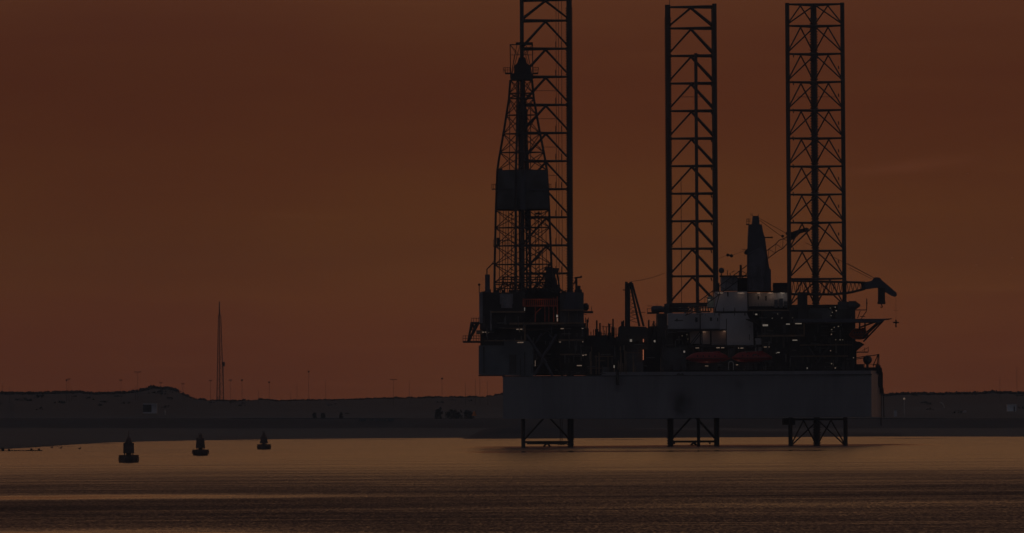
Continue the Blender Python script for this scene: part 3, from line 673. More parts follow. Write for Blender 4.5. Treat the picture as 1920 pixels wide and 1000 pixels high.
# railing module under the derrick; its red is lamp glow painted into the colour
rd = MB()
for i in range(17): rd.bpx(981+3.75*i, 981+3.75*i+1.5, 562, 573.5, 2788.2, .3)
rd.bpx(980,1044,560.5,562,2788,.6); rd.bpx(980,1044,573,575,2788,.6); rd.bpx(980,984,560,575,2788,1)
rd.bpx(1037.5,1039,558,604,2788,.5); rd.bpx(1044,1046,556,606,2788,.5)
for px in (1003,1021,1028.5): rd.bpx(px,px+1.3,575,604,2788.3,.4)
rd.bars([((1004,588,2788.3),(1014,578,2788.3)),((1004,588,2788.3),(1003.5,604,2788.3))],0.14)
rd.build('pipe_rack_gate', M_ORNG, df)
# ladder frame at the left
b = MB()
b.bars([((882,606,2790),(902,606,2790)),((884,607,2790),(878,640,2790)),((893,607,2790),(880,640,2790)),((884,607,2794),(884,620,2794)),((897,607,2790),(886,628,2790)),((886,607,2792),(890,618,2792))], 0.28)
b.bars([((868,641.5,2790),(902,641.5,2790))], 0.25)
for px in (868,873,878,888,893,898): b.bars([((px,641,2790),(px,629,2790))], 0.06)
b.bars([((868,630,2790),(900,630,2790)),((868,635,2790),(900,635,2790))],0.06)
for px in (884,888,893,897): b.bars([((px,606,2790),(px,596,2790))],0.06)
b.bars([((884,597,2790),(900,597,2790))],0.06)
b.build('stair_platform', M_STEEL, df, split=True)
b = MB(); b.bpx(893,905,619.5,627,2789,3); b.build('lamp_bracket', M_BROWN, df)
# right side platforms of this block
b = MB(); b.bpx(1094,1112,583.5,587.5,2794,4); b.lathe(P(1093,576,2797), [(0.7,0),(0.95,.4),(0.95,1.0),(0.4,1.4)], 10, 'x'); b.bars([((1109,586,2795),(1109,575,2795))],0.07); b.bpx(1094,1099,606,704,2798,3)
for px in (1094,1098,1103): b.bars([((px,605,2796),(px,596,2796))],0.1)
b.bars([((1101.3,599,2797),(1101.3,640,2797))],0.18); b.build('side_platform', M_STEEL, jh, split=True)
b = MB(); b.bars([((1077,521.5,2798),(1089.5,520,2798)),((1089.5,521,2798),(1090,517.5,2798))], 0.2); b.bars([((1080.5,521,2798),(1081,549,2798))],0.28); b.bpx(1083,1088.5,536,549,2797,2); b.bars([((1075.5,534,2798),(1080,524,2798))],0.15); b.build('davit', M_STEEL, jh)
# big crossed struts
b = MB(); b.bars([((987,628,2789),(1010,662,2789)),((1010,662,2789),(1024,680,2789)),((1020,676,2789),(1036,705,2789))], 0.36, 8); b.bars([((1043,627,2788.4),(1032,648,2788.4)),((1032,648,2788.4),(1018,668,2788.4)),((1018,668,2788.4),(1016,680,2788.4)),((1015,682,2788.4),(1002,704,2788.4))], 0.32, 8)
b.bars([((1012,630,2789),(1006,640,2789)),((1030,628,2789),(1036,634,2789)),((1016,625,2789),(1012,630,2789))],0.22)
b.build('crossed_strut', M_TOWER, rig, split=True)
# ---- derrick ----
dk_c = Vector((P(981,500,2797).x, 2797.5, 0)); zc = lambda y: PZ(y, 2797, 980)
OUT = [(548,54.5),(489,53),(394,50),(320,46.5),(300,43.5),(240,32.5),(185,23.3),(150,20.3),(83,20.3)]
OUT = [(y, w_) for y, w_ in reversed(OUT)]
phi = math.radians(31)
def dkp(y, k):
    ho = interp(OUT, y) * 2797/F / (math.cos(phi)+math.sin(phi)); ho *= 1.0
    cx = dk_c.x - (548-y)*0.0045*2797/F
    a = [(-1,-1),(1,-1),(1,1),(-1,1)][k]
    x = ho*(a[0]*math.cos(phi) - a[1]*math.sin(phi)); yy = ho*(a[0]*math.sin(phi) + a[1]*math.cos(phi))
    return Vector((cx + x, dk_c.y + yy, zc(y)))
dl = MB(); ysd = [549,489,394,320,300,240,185,150]
for k in range(4):
    dl.path([dkp(y,k) for y in ysd], 0.27, 6)
derrick = dl.build('derrick', M_STEEL, rig)
hl = [530,496,461,427,394,357,320,286,251,216,185,175,150]
b = c = MB()
for i, y in enumerate(hl):
    for k in range(4):
        j = (k+1) % 4; b.bar(dkp(y,k), dkp(y,j), 0.14, 5)
        if i+1 < len(hl):
            y2 = hl[i+1]; c.bar(dkp(y,k), dkp(y2,j), 0.1, 5); c.bar(dkp(y,j), dkp(y2,k), 0.1, 5)
for k in range(4):
    j = (k+1)%4; c.bar(dkp(549,k), (dkp(530,k)+dkp(530,j))/2, 0.16,5); c.bar(dkp(549,j), (dkp(530,k)+dkp(530,j))/2, 0.16,5)
b.build('lattice_bracing', M_STEEL, derrick)
b = MB()
b.bars([((937.5,396,2794),(936,548,2794)),((953.5,396,2794),(951.5,548,2794)),((956,150,2794),(955.5,330,2794)),((1015,396,2794),(1019,548,2794)),((995,190,2797),(994.5,548,2797)),((969,150,2797),(967,320,2797))], 0.09)
b.bars([((985.5,190,2797),(988,548,2797)),((973,190,2797),(975,548,2797))], 0.22)
b.build('guide_rail', M_STEEL, derrick, split=True)
b = MB(); pts = []
for i in range(60):
    y = 350+i*3.3; pts.append(P(990+2.4*math.sin(i*0.9), y, 2796))
b.path(pts, 0.16); b.bpx(972.5,977,190,322,2796,1); b.bpx(983,989.5,205,322,2796,1.2); b.bpx(984,991,395,430,2796.5,1.5); b.build('travelling_block', M_STEEL, derrick, split=True)
b = MB()
for (xa,xb,r_) in ((966.5,965.5,0.2),(994,995.5,0.2),(944,941,0.07),(949,947,0.07),(960,958,0.09),(1003,1005,0.09),(1009,1012,0.1),(1023,1026,0.07)): b.bars([((xa,396,2796),(xb,549,2796))], r_)
for k in range(9):
    y = 400+17*k; b.bars([((955+k%3*4,y,2795),(963+k%2*5,y+6,2795))],0.12); b.bars([((1004,y+4,2795),(1012,y-3,2795))],0.1)
b.build('standpipe', M_STEEL, derrick, split=True)
b = MB()
for y in (519.5,524,534,541): b.bars([((926 if y>530 else 938,y,2795),(1050 if y>530 else 1030,y+1,2795))],0.13)
for i in range(15):
    xa = 930+i*8; b.bars([((xa,548,2795),(xa+(7 if i%2 else -3),519,2795))],0.12)
b.build('substructure_frame', M_STEEL, derrick)
# crown
cr = MB(); cr.poly([(958,150),(958,139),(964,137),(964,124),(970,118),(973,108),(985,108),(988,119),(995,124),(995,137),(999,139),(999,150)], 2793, 2802); cr.build('crown_block', M_STEEL, derrick)
b = MB()
tp = [P(956.5,84,2794),P(998.5,84,2794),P(998.5,84,2801),P(956.5,84,2801)]; bt = [P(957.5,148,2794),P(999,148,2794),P(999,148,2801),P(957.5,148,2801)]
md = [(p*0.7+q*0.3) for p, q in zip(tp,bt)]
for k in range(4):
    j=(k+1)%4; b.bar(tp[k],bt[k],0.11); b.bar(tp[k],tp[j],0.12); b.bar(md[k],md[j],0.07)
for k in (0,2):
    j=k+1; m1=(tp[k]+tp[j])/2
    b.bar(bt[k],tp[k]*0.8+tp[j]*0.2+Vector((0,0,-2.3)),0.07) ; b.bar(bt[k], tp[k]*.55+tp[j]*.45,0.07); b.bar(bt[j], tp[j]*.7+tp[k]*.3,0.07); b.bar(tp[k], md[k]*.6+md[j]*.4,0.06); b.bar(tp[j], md[k]*.3+md[j]*.7,0.06)
b.bpx(967,999,79.5,84,2795,3); b.build('crown_cage', M_STEEL, derrick)
b = MB(); b.bpx(947,960,136.5,138.5,2794,5); b.bpx(998,1009,136.5,138.5,2794,5)
for px in (944,948,952,956,1001,1005,1009): b.bars([((px,137,2794),(px,126,2794))],0.05)
for y in (127,131.5): b.bars([((944,y,2794),(958,y,2794)),((999,y,2794),(1010,y,2794))],0.05)
b.bars([((944,128,2794),(948,137,2794)),((1010,127,2794),(1008,137,2794))],0.06)
b.build('crown_platform', M_STEEL, derrick, split=True)
# wind wall box round the racking board
def ring(y, gx): 
    m = gx*2797/F; cx = P(980.5,y,2797).x - 0.0; z_ = zc(y); return [(cx-m,2791.5),(cx+m,2791.5),(cx+m,2803.5),(cx-m,2803.5)], z_
a_, za = ring(392.5, 49); c_, zc_ = ring(320.5, 46)
ww = MB().prism(a_, za, zc_, c_).build('wind_wall', M_DECKH, derrick)
b = MB(); b.bpx(975.5,985,335,393,2791,.4); b.bpx(937,975,353,354.2,2791.2,.3); b.bpx(985,1024,354,357,2791.1,.3); b.bpx(983,986,320,335,2791,.4); b.build('wall_seam', M_TOWER, ww, split=True)
b = MB(); b.bpx(922,934,354,355.5,2793,3); b.bpx(1027,1035,354,355.5,2793,3)
for px in (922,925,929): b.bars([((px,354,2793),(px,345,2793))],0.05)
for px in (1030,1033): b.bars([((px,354,2793),(px,345,2793))],0.05)
b.bars([((922,346,2793),(931,346,2793)),((1028,346,2793),(1034,346,2793))],0.05)
b.bpx(936,942,316.5,320,2793,2); b.bpx(985,1000,318,320.5,2793,2); b.build('racking_platform', M_STEEL, ww, split=True)
b = MB(); b.bpx(925,941,460.5,462.5,2792,4); b.bpx(931,937,446,461,2794,1.5)
for px in (925,929,942,946,951,956): b.bars([((px,461,2792),(px,450,2792))],0.05)
b.bars([((925,451,2792),(957,451,2792)),((924,492,2792),(918,502,2792)),((924,492,2792),(928,489,2792))],0.08); b.bpx(1004,1014,399,402,2794,2); b.build('monkey_board', M_STEEL, derrick, split=True)
# knuckle-boom machine by the derrick foot
b = MB(); b.poly([(1018,548),(1022,520),(1024,508),(1020,506),(1022,502),(1030,500),(1040,503),(1048,503),(1047,510),(1040,512),(1044,528),(1048,548)],2796,2799)
b.bars([((1028,500,2797),(1029,495,2797)),((1018,512,2797),(1024,520,2797)),((1044,505,2797),(1050,548,2797))],0.2); b.build('pipe_handling_crane', M_STEEL, df)

# ---- pipe deck jumble between the derrick block and the small crane ----
pd = MB(); pd.bpx(1099,1162,637,704,2799,20); pd.bpx(1103,1140,629,640,2801,10); pd.bpx(1143,1160,633,640,2802,8); pd.bpx(1097,1112,648,704,2794,6)
pd = pd.build('pipe_deck', M_STEEL, rig)
b = MB()
for i in range(70):
    px = random.uniform(1096,1246); h_ = random.uniform(1.5,9); top = 636 if px < 1160 else 640
    if 1160 < px < 1216: continue
    b.bpx(px, px+random.uniform(.8,4), top-h_, top+8, random.uniform(2796,2812), random.uniform(.5,2))
for px, y in ((1101,600),(1119,601),(1125,606),(1143,608),(1149.5,598),(1166,603),(1169,601),(1216.5,600),(1226,602)):
    b.bars([((px,y,2803),(px,640,2803))],0.2); b.bars([((px,min(y+16,636),2803),(px,640,2803))],0.42)
for px, y in ((1108,622),(1113,618),(1131,611),(1137,612),(1141,606),(1155,615),(1134,620)): b.bars([((px,y,2804),(px,640,2804))],0.09)
b.bars([((1128,613,2804),(1150,613,2804)),((1120,626,2804),(1160,627,2804)),((1140,608,2804),(1148,608,2804))],0.07)
for k in range(6): b.bars([((1219+2*k,622-3*k,2804),(1224+2*k,607+2*k,2804)),((1218+3*k,628-2*k,2804),(1219+3*k,615,2804))],0.1)
b.build('stored_equipment', M_STEEL, pd, split=True)
b = MB()
for i in range(26):
    px = random.uniform(1098,1245); y = random.uniform(645,695); 
    b.bpx(px, px+random.uniform(1,2), y, 702, random.uniform(2790,2793), .4)
for y, a, c2 in ((668,1115,1150),(690,1102,1130),(661,1170,1200),(676,1120,1135)): b.bpx(a,c2,y,y+1.3,2792,.5)
b.build('pipe_stanchion', M_BROWN, pd, split=True)
b = MB()
b.lathe(P(1137,699,2792), [(1.3,-.9),(1.3,.7)], 14, 'x'); b.bpx(1133,1147,697,704,2791.5,2); b.build('winch', M_DECKH, pd)
# small mast crane
cr1 = MB(); cr1.poly([(1160,614),(1163,611.5),(1211,613),(1215,616),(1216,642),(1159,641)],2795,2806); cr1.bpx(1161,1215,640,656,2796,9)
cr1 = cr1.build('mast_crane', M_STEEL, rig)
MB().bpx(1172,1206,655,704,2797,7).build('pedestal', M_DECKH, cr1)
b = MB(); b.bars([((1174.5,531,2799),(1174.5,612,2799)),((1179,531,2799),(1179,612,2799))],0.36); b.bars([((1182,533,2799),(1199,612,2799)),((1185,531,2799),(1207,612,2799))],0.27)
for k in range(9): b.bars([((1180,545+7*k,2799),(1181.5+1.6*k,541+7*k,2799)),((1180,545+7*k,2799),(1183+1.5*k,549+7*k,2799))],0.06)
b.bpx(1172,1177,528.5,535,2798.6,1.5); b.bpx(1180,1185,528.5,535,2798.6,1.5); b.bpx(1168,1175,543,545,2799,1); b.bpx(1174,1178,595,612,2798.5,1.6)
b.bars([((1183,586,2799),(1210,586,2799))],0.06); b.build('mast', M_STEEL, cr1)
pts = [P(1184+63*i/8, 528-16*i/8 - 2.5*math.sin(math.pi*i/8)*-1, 2799+6*i) for i in range(9)]
MB().path(pts, 0.05, 4).build('stay_cable', M_STEEL, cr1)
# block around leg 2 and left of the quarters
b = MB(); b.bpx(1233,1262,588,704,2830,30); b.bpx(1222,1246,575,586,2840,4); b.bpx(1214,1236,585.5,588.5,2838,6)
b.bpx(1246,1260,570,600,2838,8); jh2 = b.build('jacking_house', M_DECKH, rig)
b = MB(); b.bars([((1214,578,2838),(1214,586,2838)),((1214,579,2838),(1232,579,2838)),((1232,569,2838),(1232,576,2838)),((1214,574,2838),(1222,574,2838))],0.06)
b.lathe(P(1221,580,2836), [(0.5,0),(0.8,.4),(0.8,2.4),(0.5,3)], 12,'x'); b.build('air_tank', M_TOWER, jh2)
b = MB(); b.bpx(1255,1332,570,575.5,2826,3); b.bpx(1255,1332,583.5,586,2826,3)
for i in range(16): b.bpx(1257+5*i, 1259+5*i, 575, 584, 2826.5, 1)
b.bpx(1255,1290,575,584,2829,3); b.build('deck_truss', M_STEEL, jh2)

# ---- living quarters ----
q_ = MB(); q_.bpx(1252,1312,587.5,617,2812,14); 
quarters = q_.build('living_quarters', M_WHITE, rig, bevel=0.12)
def qpart(name, x0, x1, y0, y1, Y, dep, m=None, par=None, bev=0.12):
    return MB().bpx(x0,x1,y0,y1,Y,dep).build(name, m or M_WHITE, par or quarters, bevel=bev)
qpart('cabin_block',1313.5,1350,586.5,617,2808,14)
qpart('cabin_block',1295,1316,620.5,645,2813,8)
qpart('cabin_block',1317,1331,620.5,646,2811,8, M_WHITE)
qpart('cabin_block',1334.5,1362,620.5,647,2811,8)
MB().poly([(1350,588),(1400,587),(1404,596),(1412,606),(1413,648),(1362,648),(1362,620),(1350,618)],2806,2820).build('cabin_block', M_WHITE, quarters)
qpart('cabin_block',1340.5,1401.5,547,584,2809,14)
qpart('cabin_block',1352,1383,519,545.5,2812,10, mat('grey_white_paint',(0.42,0.41,0.45),0.6))
qpart('cabin_block',1402.5,1480,549,575,2814,12)
qpart('cabin_block',1326.5,1338.5,556,577,2812,6, mat('pale_green_paint',(0.34,0.40,0.38),0.6))
qpart('cabin_block',1416,1428,634.5,646.5,2806,4)
qpart('cabin_block',1416,1428,650.5,659.5,2806,4)
b = MB(); b.bpx(1340,1402,584,587,2808,12); b.bpx(1402,1482,575,582,2812,14); b.bpx(1250,1314,617,620.5,2810,14); b.bpx(1313,1362,617,620.5,2807,12); b.bpx(1250,1430,647.5,651,2805,16)
b.bpx(1331.3,1334,620,648,2806.5,2); b.bpx(1312,1314,588,660,2806,1); b.bpx(1383,1404,521,548,2813,8); b.bpx(1402,1480,545.3,548,2811,4); b.bpx(1350,1404,516.5,519,2811,8)
b.build('deck_slab', M_STEEL, quarters, split=True)
b = MB()
for (x0,x1,y0,y1,Y) in ((1268,1270.5,598,603,2812),(1303.5,1308,595.5,604,2812),(1331,1335,595.5,602,2808),(1344.6,1346.4,596,602.5,2808),(1420.5,1423,556,562,2814),(1435,1437.5,555,564,2814),(1363.5,1366,548,556,2809)):
    b.bpx(x0,x1,y0,y1,Y-.06,.2)
b.build('window', M_GLASS, quarters, split=True)
b = MB(); b.poly([(1398,598),(1412,599),(1422,605),(1428,612),(1426,614),(1415,606),(1399,600)],2803,2805); b.build('ventilation_duct', M_STEEL, quarters)
b = MB(); b.ball(P(1352.7,507.5,2812), 0.68, 12); b.bars([((1352.7,513,2812),(1352.7,520,2812))],0.15); b.build('radome', M_DECKH, quarters, smooth=True)
b = MB()
for px,y in ((1342,548),(1345,538),(1347,540),(1389,500),(1386,508)): b.bars([((px,y,2812),(px,549,2812))],0.1)
b.bpx(1387,1391,497,519,2812,1); b.bpx(1341,1349,531,548,2813,2); b.bars([((1364,507,2812),(1364,519,2812)),((1372,511,2812),(1377,508,2812)),((1369,512,2812),(1369,519,2812))],0.09)
for px in range(1452,1476,4): b.bars([((px,546,2812),(px+1,537+px%3,2812))],0.09)
b.bars([((1449,536,2812),(1453,545,2812)),((1458,536,2812),(1455,545,2812)),((1450,541,2812),(1458,541,2812))],0.08)
b.bpx(1450,1482,530.5,549,2816,6); b.build('roof_aerial', M_STEEL, quarters, split=True)
b = MB()
for px in range(1404,1480,6): b.bars([((px,575,2811),(px,569,2811))],0.04)
b.bpx(1452,1458,562,577,2810,3); b.bpx(1461,1468,560,577,2810.5,3); b.bpx(1470,1482,565,570,2810,3); b.bpx(1471,1479,571,577,2810.2,3)
b.build('ventilator', mat('vent_paint',(0.28,0.28,0.31),0.6), quarters, split=True)

# ---- tall crane house (tapering tower) ----
tw = MB(); tw.poly([(1404,421),(1410,421),(1412,405),(1422.5,405),(1424.5,421),(1428.5,421),(1431,436),(1434.5,446),(1437.5,470),(1440.5,490),(1442.5,503),(1445.5,506),(1446,545),(1402,545),(1401.5,478),(1403,440)],2806,2813)
tower = tw.build('crane_tower', M_TOWER, rig)
b = MB(); b.poly([(1404,480),(1430,462),(1436,480),(1431,545),(1404,545)],2805.4,2806); b.bars([((1404,476,2805.5),(1430,462,2805.5)),((1408,510,2805),(1412,540,2805)),((1420,500,2805),(1415,530,2805)),((1426,500,2805),(1429,530,2805))],0.12); b.build('lit_tower_cladding', mat('tower_panel_lit',(0.16,0.15,0.19),0.6), tower)  # lighter panel for the lit lower tower, light put into its colour
b = MB(); b.bpx(1399.5,1405,420,421.8,2807,4); b.bars([((1400,420,2807),(1400,410,2807)),((1403,420,2807),(1403,410,2807)),((1406,420,2807),(1406,410,2807)),((1400,411,2807),(1407,411,2807)),((1400,415,2807),(1407,415,2807)),((1408,405,2808),(1408,400,2808)),((1410.5,405,2808),(1410.5,401,2808)),((1422,405,2808),(1422,401,2808))],0.06)
b.bpx(1434,1448,444.3,446.5,2807,2); b.ball(P(1447.5,445.4,2808),0.22,6); b.poly([(1395,474),(1399,468),(1403,465),(1403,478),(1397,477)],2807,2810); b.bars([((1391,468,2808),(1398,468,2808))],0.07)
b.build('tower_platform', M_STEEL, tower, split=True)
# lattice boom of that crane, resting from lower left up to its tip behind leg 3
b = c = MB()
def boomp(t_, side, yy): 
    x = 1285 + (1484-1285)*t_; y = 592 - (592-444)*t_; off = (7.5 if 0.12 < t_ < 0.9 else 7.5*min(t_/0.12,(1-t_)/0.1+0.3))
    nx, ny = 0.6*off*side, 0.8*off*side
    return P(x+nx*0.6, y+ny, 2809.5+yy)
ns = 30
for side in (-1,1):
    for yy in (-0.8,0.8): b.path([boomp(i/ns,side,yy) for i in range(ns+1)], 0.11, 5)
for i in range(ns):
    s0 = 1 if i%2 else -1
    for yy in (-0.8,0.8): c.bar(boomp(i/ns,s0,yy), boomp((i+1)/ns,-s0,yy), 0.06, 4)
    c.bar(boomp(i/ns,s0,-.8), boomp((i+1)/ns,s0,.8), 0.05, 4)
bo = b.build('boom', M_STEEL, tower)
b = MB(); b.poly([(1474,444),(1482,436),(1500,430),(1512,427),(1517,429),(1514,434),(1500,438),(1490,448),(1480,452)],2808.8,2810.2); b.ball(P(1467.5,443,2809.5),0.35,7); b.ball(P(1476,438,2809.5),0.4,7); b.build('boom_tip', M_STEEL, tower)
b = MB(); b.bars([((1423,409,2808),(1476,439,2809.5)),((1424,413,2808),(1466,444,2809.5))],0.06); 
b.bars([((1373,479,2809),(1400,469,2809)),((1340,489,2809),(1362,479,2809))],0.035); b.build('pendant_cable', M_STEEL, tower, split=True)
b = MB(); b.ball(P(1364.5,478.5,2809),0.36,8); b.ball(P(1371.5,480,2809),0.4,8); b.bars([((1362,478,2809),(1374,480,2809))],0.2); b.build('hook_block', M_STEEL, tower)
# ---- right hand crane ----
rc = MB(); rc.bpx(1496,1514,548,600,2789,4); rc = rc.build('pedestal_crane', M_STEEL, rig)
b = c = MB()
def rb(t_, up, yy):
    x = 1484 + 138*t_; yt = 527 + 3.2*t_; yb = interp([(0,552),(0.55,552.5),(0.8,549),(1,542)], t_)
    return P(x, yt if up else yb, 2796+yy)
for up in (0,1):
    for yy in (-1,1): b.path([rb(i/18,up,yy) for i in range(19)], 0.28 if up else 0.3, 5)
for i in range(36):
    t0, t1 = i/36, (i+1)/36
    if i%6 == 0: c.bar(rb(t0,0,-1), rb(t0,0,1), 0.07, 4); c.bar(rb(t0,1,-1), rb(t0,1,1), 0.07, 4)
    for yy in (-1,1): c.bar(rb(t0,i%2,yy), rb(t1,1-i%2,yy), 0.075, 4)
boom = b.build('boom', M_STEEL, rc)
b = MB(); b.poly([(1614,530.5),(1634,527),(1639,521),(1642,520),(1650,521),(1654,526),(1681,549),(1682,554),(1678,557),(1672,555),(1655,545),(1646,540),(1636,541),(1616,544)],2795.3,2796.8); b.build('boom_head', M_TOWER, rc)
b = MB(); b.bpx(1646.5,1659.5,540,570.5,2795.2,1.6); b.path([P(1652.5,570,2796),P(1653.5,573,2796),P(1655,575.5,2796),P(1653,577,2796),P(1650.7,575.5,2796)],0.12); b.bpx(1645.5,1660.3,566,570,2795.0,2); b.build('hook_block', M_STEEL, rc)
b = MB(); b.bars([((1589,494,2796),(1640,522,2796)),((1593,502,2796),(1634,523,2796)),((1640,522,2796),(1510,455,2796))],0.05); b.bars([((1680,556,2796),(1680,602,2796))],0.022,4); b.build('hoist_cable', M_STEEL, rc)
b = MB(); b.bars([((1674.5,605,2796),(1685.5,605,2796)),((1680,599.5,2796),(1680,614,2796))],0.17); b.ball(P(1680,605,2796),0.3,7); b.bars([((1675,582.5,2796),(1685,582.5,2796))],0.035); b.build('auxiliary_hook', M_STEEL, rc)

# ---- structure round leg 3 ----
b = MB(); b.bpx(1481,1600,605,700,2793.2,2.2); b.bpx(1430,1481,582,700,2797,18); b.bpx(1481,1604,573,700,2812,14); b.bpx(1566,1603,580,602,2790,6); b.bpx(1480,1516,577,606,2790,6); b.bpx(1516,1552,580,604,2792,4)
b.bpx(1478,1604,571.5,577,2808,4); jh3 = b.build('jacking_house', M_STEEL, rig)
b = MB(); b.bpx(1513,1558,581,598,2791.2,1); b.bpx(1519,1553,577.5,581,2791.6,2)
b.lathe(P(1589,573,2792), [(0.5,0),(1.05,.4),(1.05,1.9),(0.6,2.5),(0.2,3.0)], 14,'x'); b.bpx(1571,1592,566,580,2793,2); b.build('winch_drum', M_DECKH, jh3)
b = MB(); b.bpx(1420,1509,628,631.5,2789.6,1.4); b.bpx(1506.5,1509,604,630,2789.6,1); b.bpx(1404,1500,581,583,2791,3); b.bpx(1509,1600,603.5,606,2789.8,1.2); b.bpx(1500,1598,646,648,2791,.8); b.bpx(1500,1590,667,669,2791,.8)
b.build('deck_edge', M_BROWN, jh3, split=True)
b = MB(); b.bars([((1515,650,2792),(1535,680,2792)),((1555,650,2792),(1530,682,2792)),((1520,645,2792),(1545,647,2792))],0.3)
for i in range(46):
    px = random.uniform(1404,1600); y = random.uniform(606,680); b.bpx(px,px+random.uniform(1,5),y,y+random.uniform(3,16),random.uniform(2791.2,2792.6),.5)
for px in range(1583,1602,3): b.bpx(px,px+1,640,690,2791.6,.5)
b.bpx(1598,1606,665,700,2800,10); b.build('machinery', M_DECKH, jh3, split=True)
b = MB()
for i in range(30):
    px = random.uniform(1240,1600); y = random.uniform(680,690); b.bpx(px,px+random.uniform(1,6),y,696,random.uniform(2791,2799),1)
b.build('deck_equipment', M_STEEL, rig, split=True)
# helideck
hd = MB(); hd.poly([(1490,598),(1655,598),(1672,597),(1672,598.5),(1660,600),(1652,604.5),(1490,604.5)],2776,2798); hd = hd.build('helideck', M_TOWER, rig)
b = MB(); b.bars([((1657,601,2787),(1619,641,2787)),((1650,604,2783),(1618,634,2787)),((1646,604,2790),(1625,623,2790)),((1622,604,2787),(1622,626,2787)),((1640,604,2787),(1610,615,2787)),((1612,604,2787),(1612,618,2787))],0.2); b.build('support_strut', M_STEEL, hd, split=True)
b = MB(); b.bars([((1611,603,2787),(1625,583,2787)),((1608,597,2787),(1613,583,2787))],0.1); b.bars([((1625,582,2790),(1625,560,2790)),((1604,581.5,2790),(1626,581.5,2790))],0.12); b.bpx(1624,1626.5,567,571,2789.7,.6); b.bpx(1613,1622,593,594.2,2787,1); b.build('wind_sock_mast', M_STEEL, hd)
b = MB(); b.bpx(1593,1606,640,700,2796,8); b.poly([(1598,640),(1612,641),(1621,646),(1610,655),(1604,660),(1598,662)],2792,2796); b.bpx(1597,1628,659.5,661.5,2793,3); b.bars([((1621,660,2793),(1621,652,2793)),((1628,660,2793),(1628,650,2793)),((1616,658,2793),(1628,652,2793))],0.06); b.build('muster_platform', M_STEEL, rig)
b = MB(); b.bpx(1604,1620,683,697,2798,10); b.bpx(1618,1652,689,700,2799,8)
for px in (1621,1627,1638,1644): b.bars([((px,690,2799),(px,680+px%4,2799))],0.06)
b.bars([((1620,683,2799),(1650,684,2799))],0.05)
b.build('bow_deckhouse', M_STEEL, rig)
b = MB(); b.ball(P(1626.5,675,2797), 1.06, 14); dome = b.build('satellite_dome', M_DECKH, rig, smooth=True); MB().bars([((1626.5,683,2797),(1626.5,691,2797))],0.3).build('dome_post', M_STEEL, dome)
b = MB(); b.bars([((1646.5,665,2799),(1637,686,2799)),((1646.5,664,2799),(1645,690,2799)),((1648,664,2799),(1648,690,2799)),((1604,671,2799),(1646,665.5,2799)),((1604,674,2799),(1622,671,2799)),((1638,684,2799),(1647,684,2799))],0.11); b.bpx(1642,1651,685,691,2798,2); b.build('bow_frame', M_STEEL, rig, split=True)
b = MB(); b.bpx(1287,1450,678,680,2795,5); b.bpx(1240,1286,652,694,2800,14); b.bpx(1284,1450,651,694,2811,5); b.bpx(1370,1374,655,680,2793,2)
for px in (1290,1316,1332,1350,1366,1376,1394,1420,1442): b.bpx(px,px+1.6,651,680,2797,.5)
b.build('boat_deck', M_DECKH, rig, split=True)
b = MB()
for px in (1301,1352,1388,1432): b.path([P(px,680,2793),P(px,662,2792.6),P(px-1,653,2791.4),P(px-1,651,2789)], 0.16)
b.build('boat_davit', M_STEEL, rig)
b = MB(); b.path([P(1366,694,2790),P(1366,681,2790),P(1368,678,2790),P(1373,678,2790),P(1375,681,2790),P(1375,694,2790)],0.1); b.build('pipe_hoop', mat('galvanised_pipe',(0.6,0.6,0.58),0.4), rig)
# handrails on the hull edge
b = MB()
def rail(x0, x1, y, Y):
    px = x0
    while px <= x1: b.bars([((px,y,Y),(px,y-8.5,Y))],0.035,4); px += 8
    for d in (8.5,4.5): b.bars([((x0,y-d,Y),(x1,y-d,Y))],0.03,4)
rail(1240,1600,696,2788.5); rail(1048,1130,705,2790.5); rail(1402,1480,547,2812)
b.build('handrail', M_DECKH, rig)

b = MB()
reg = ((905,985,588,640,2787.6,20),(988,1046,606,700,2788.8,16),(1050,1100,586,702,2791.2,26),(1100,1240,644,702,2789.5,14),(1242,1290,600,692,2799,12))
for x0,x1,y0,y1,Y,n in reg:
    for i in range(n):
        px = random.uniform(x0,x1); y = random.uniform(y0,y1)
        if random.random() < 0.6: b.bars([((px,y,Y),(px,min(y1,y+random.uniform(6,22)),Y))], random.uniform(.06,.16))
        else: b.bars([((px,y,Y),(min(x1,px+random.uniform(6,20)),y,Y))], random.uniform(.06,.14))
b.build('pipework', M_PIPE, rig, split=True)
b = MB()
for x0,x1,y0,y1,Y,n in ((1404,1600,584,690,2788.6,46),(1255,1480,578,592,2805,14),(1300,1450,650,694,2790.6,14),(1252,1312,617,660,2808,12)):
    for i in range(n):
        px = random.uniform(x0,x1); y = random.uniform(y0,y1)
        if random.random() < 0.55: b.bars([((px,y,Y),(px,min(y1,y+random.uniform(5,18)),Y))], random.uniform(.06,.18))
        else: b.bars([((px,y,Y),(min(x1,px+random.uniform(5,24)),y,Y))], random.uniform(.06,.16))
b.build('service_pipe', M_PIPE, rig, split=True)
b = MB()
for px in (1261,1283,1296,1318,1342,1357,1378,1408,1444,1472): b.bars([((px,584 if px<1400 else 548,2804),(px,577 if px<1400 else 540,2804))],0.09)
b.bars([((1256,578,2804),(1340,577.5,2804)),((1362,598,2803),(1362,648,2803)),((1340,586,2803),(1350,547,2803)),((1402,549,2803),(1403,584,2803)),((1262,619,2803),(1362,618,2803))],0.1)
b.bars([((1292,648,2804),(1314,620,2804)),((1295,650,2804),(1317,622,2804))],0.12)
b.build('stairway_rail', M_STEEL, quarters, split=True)

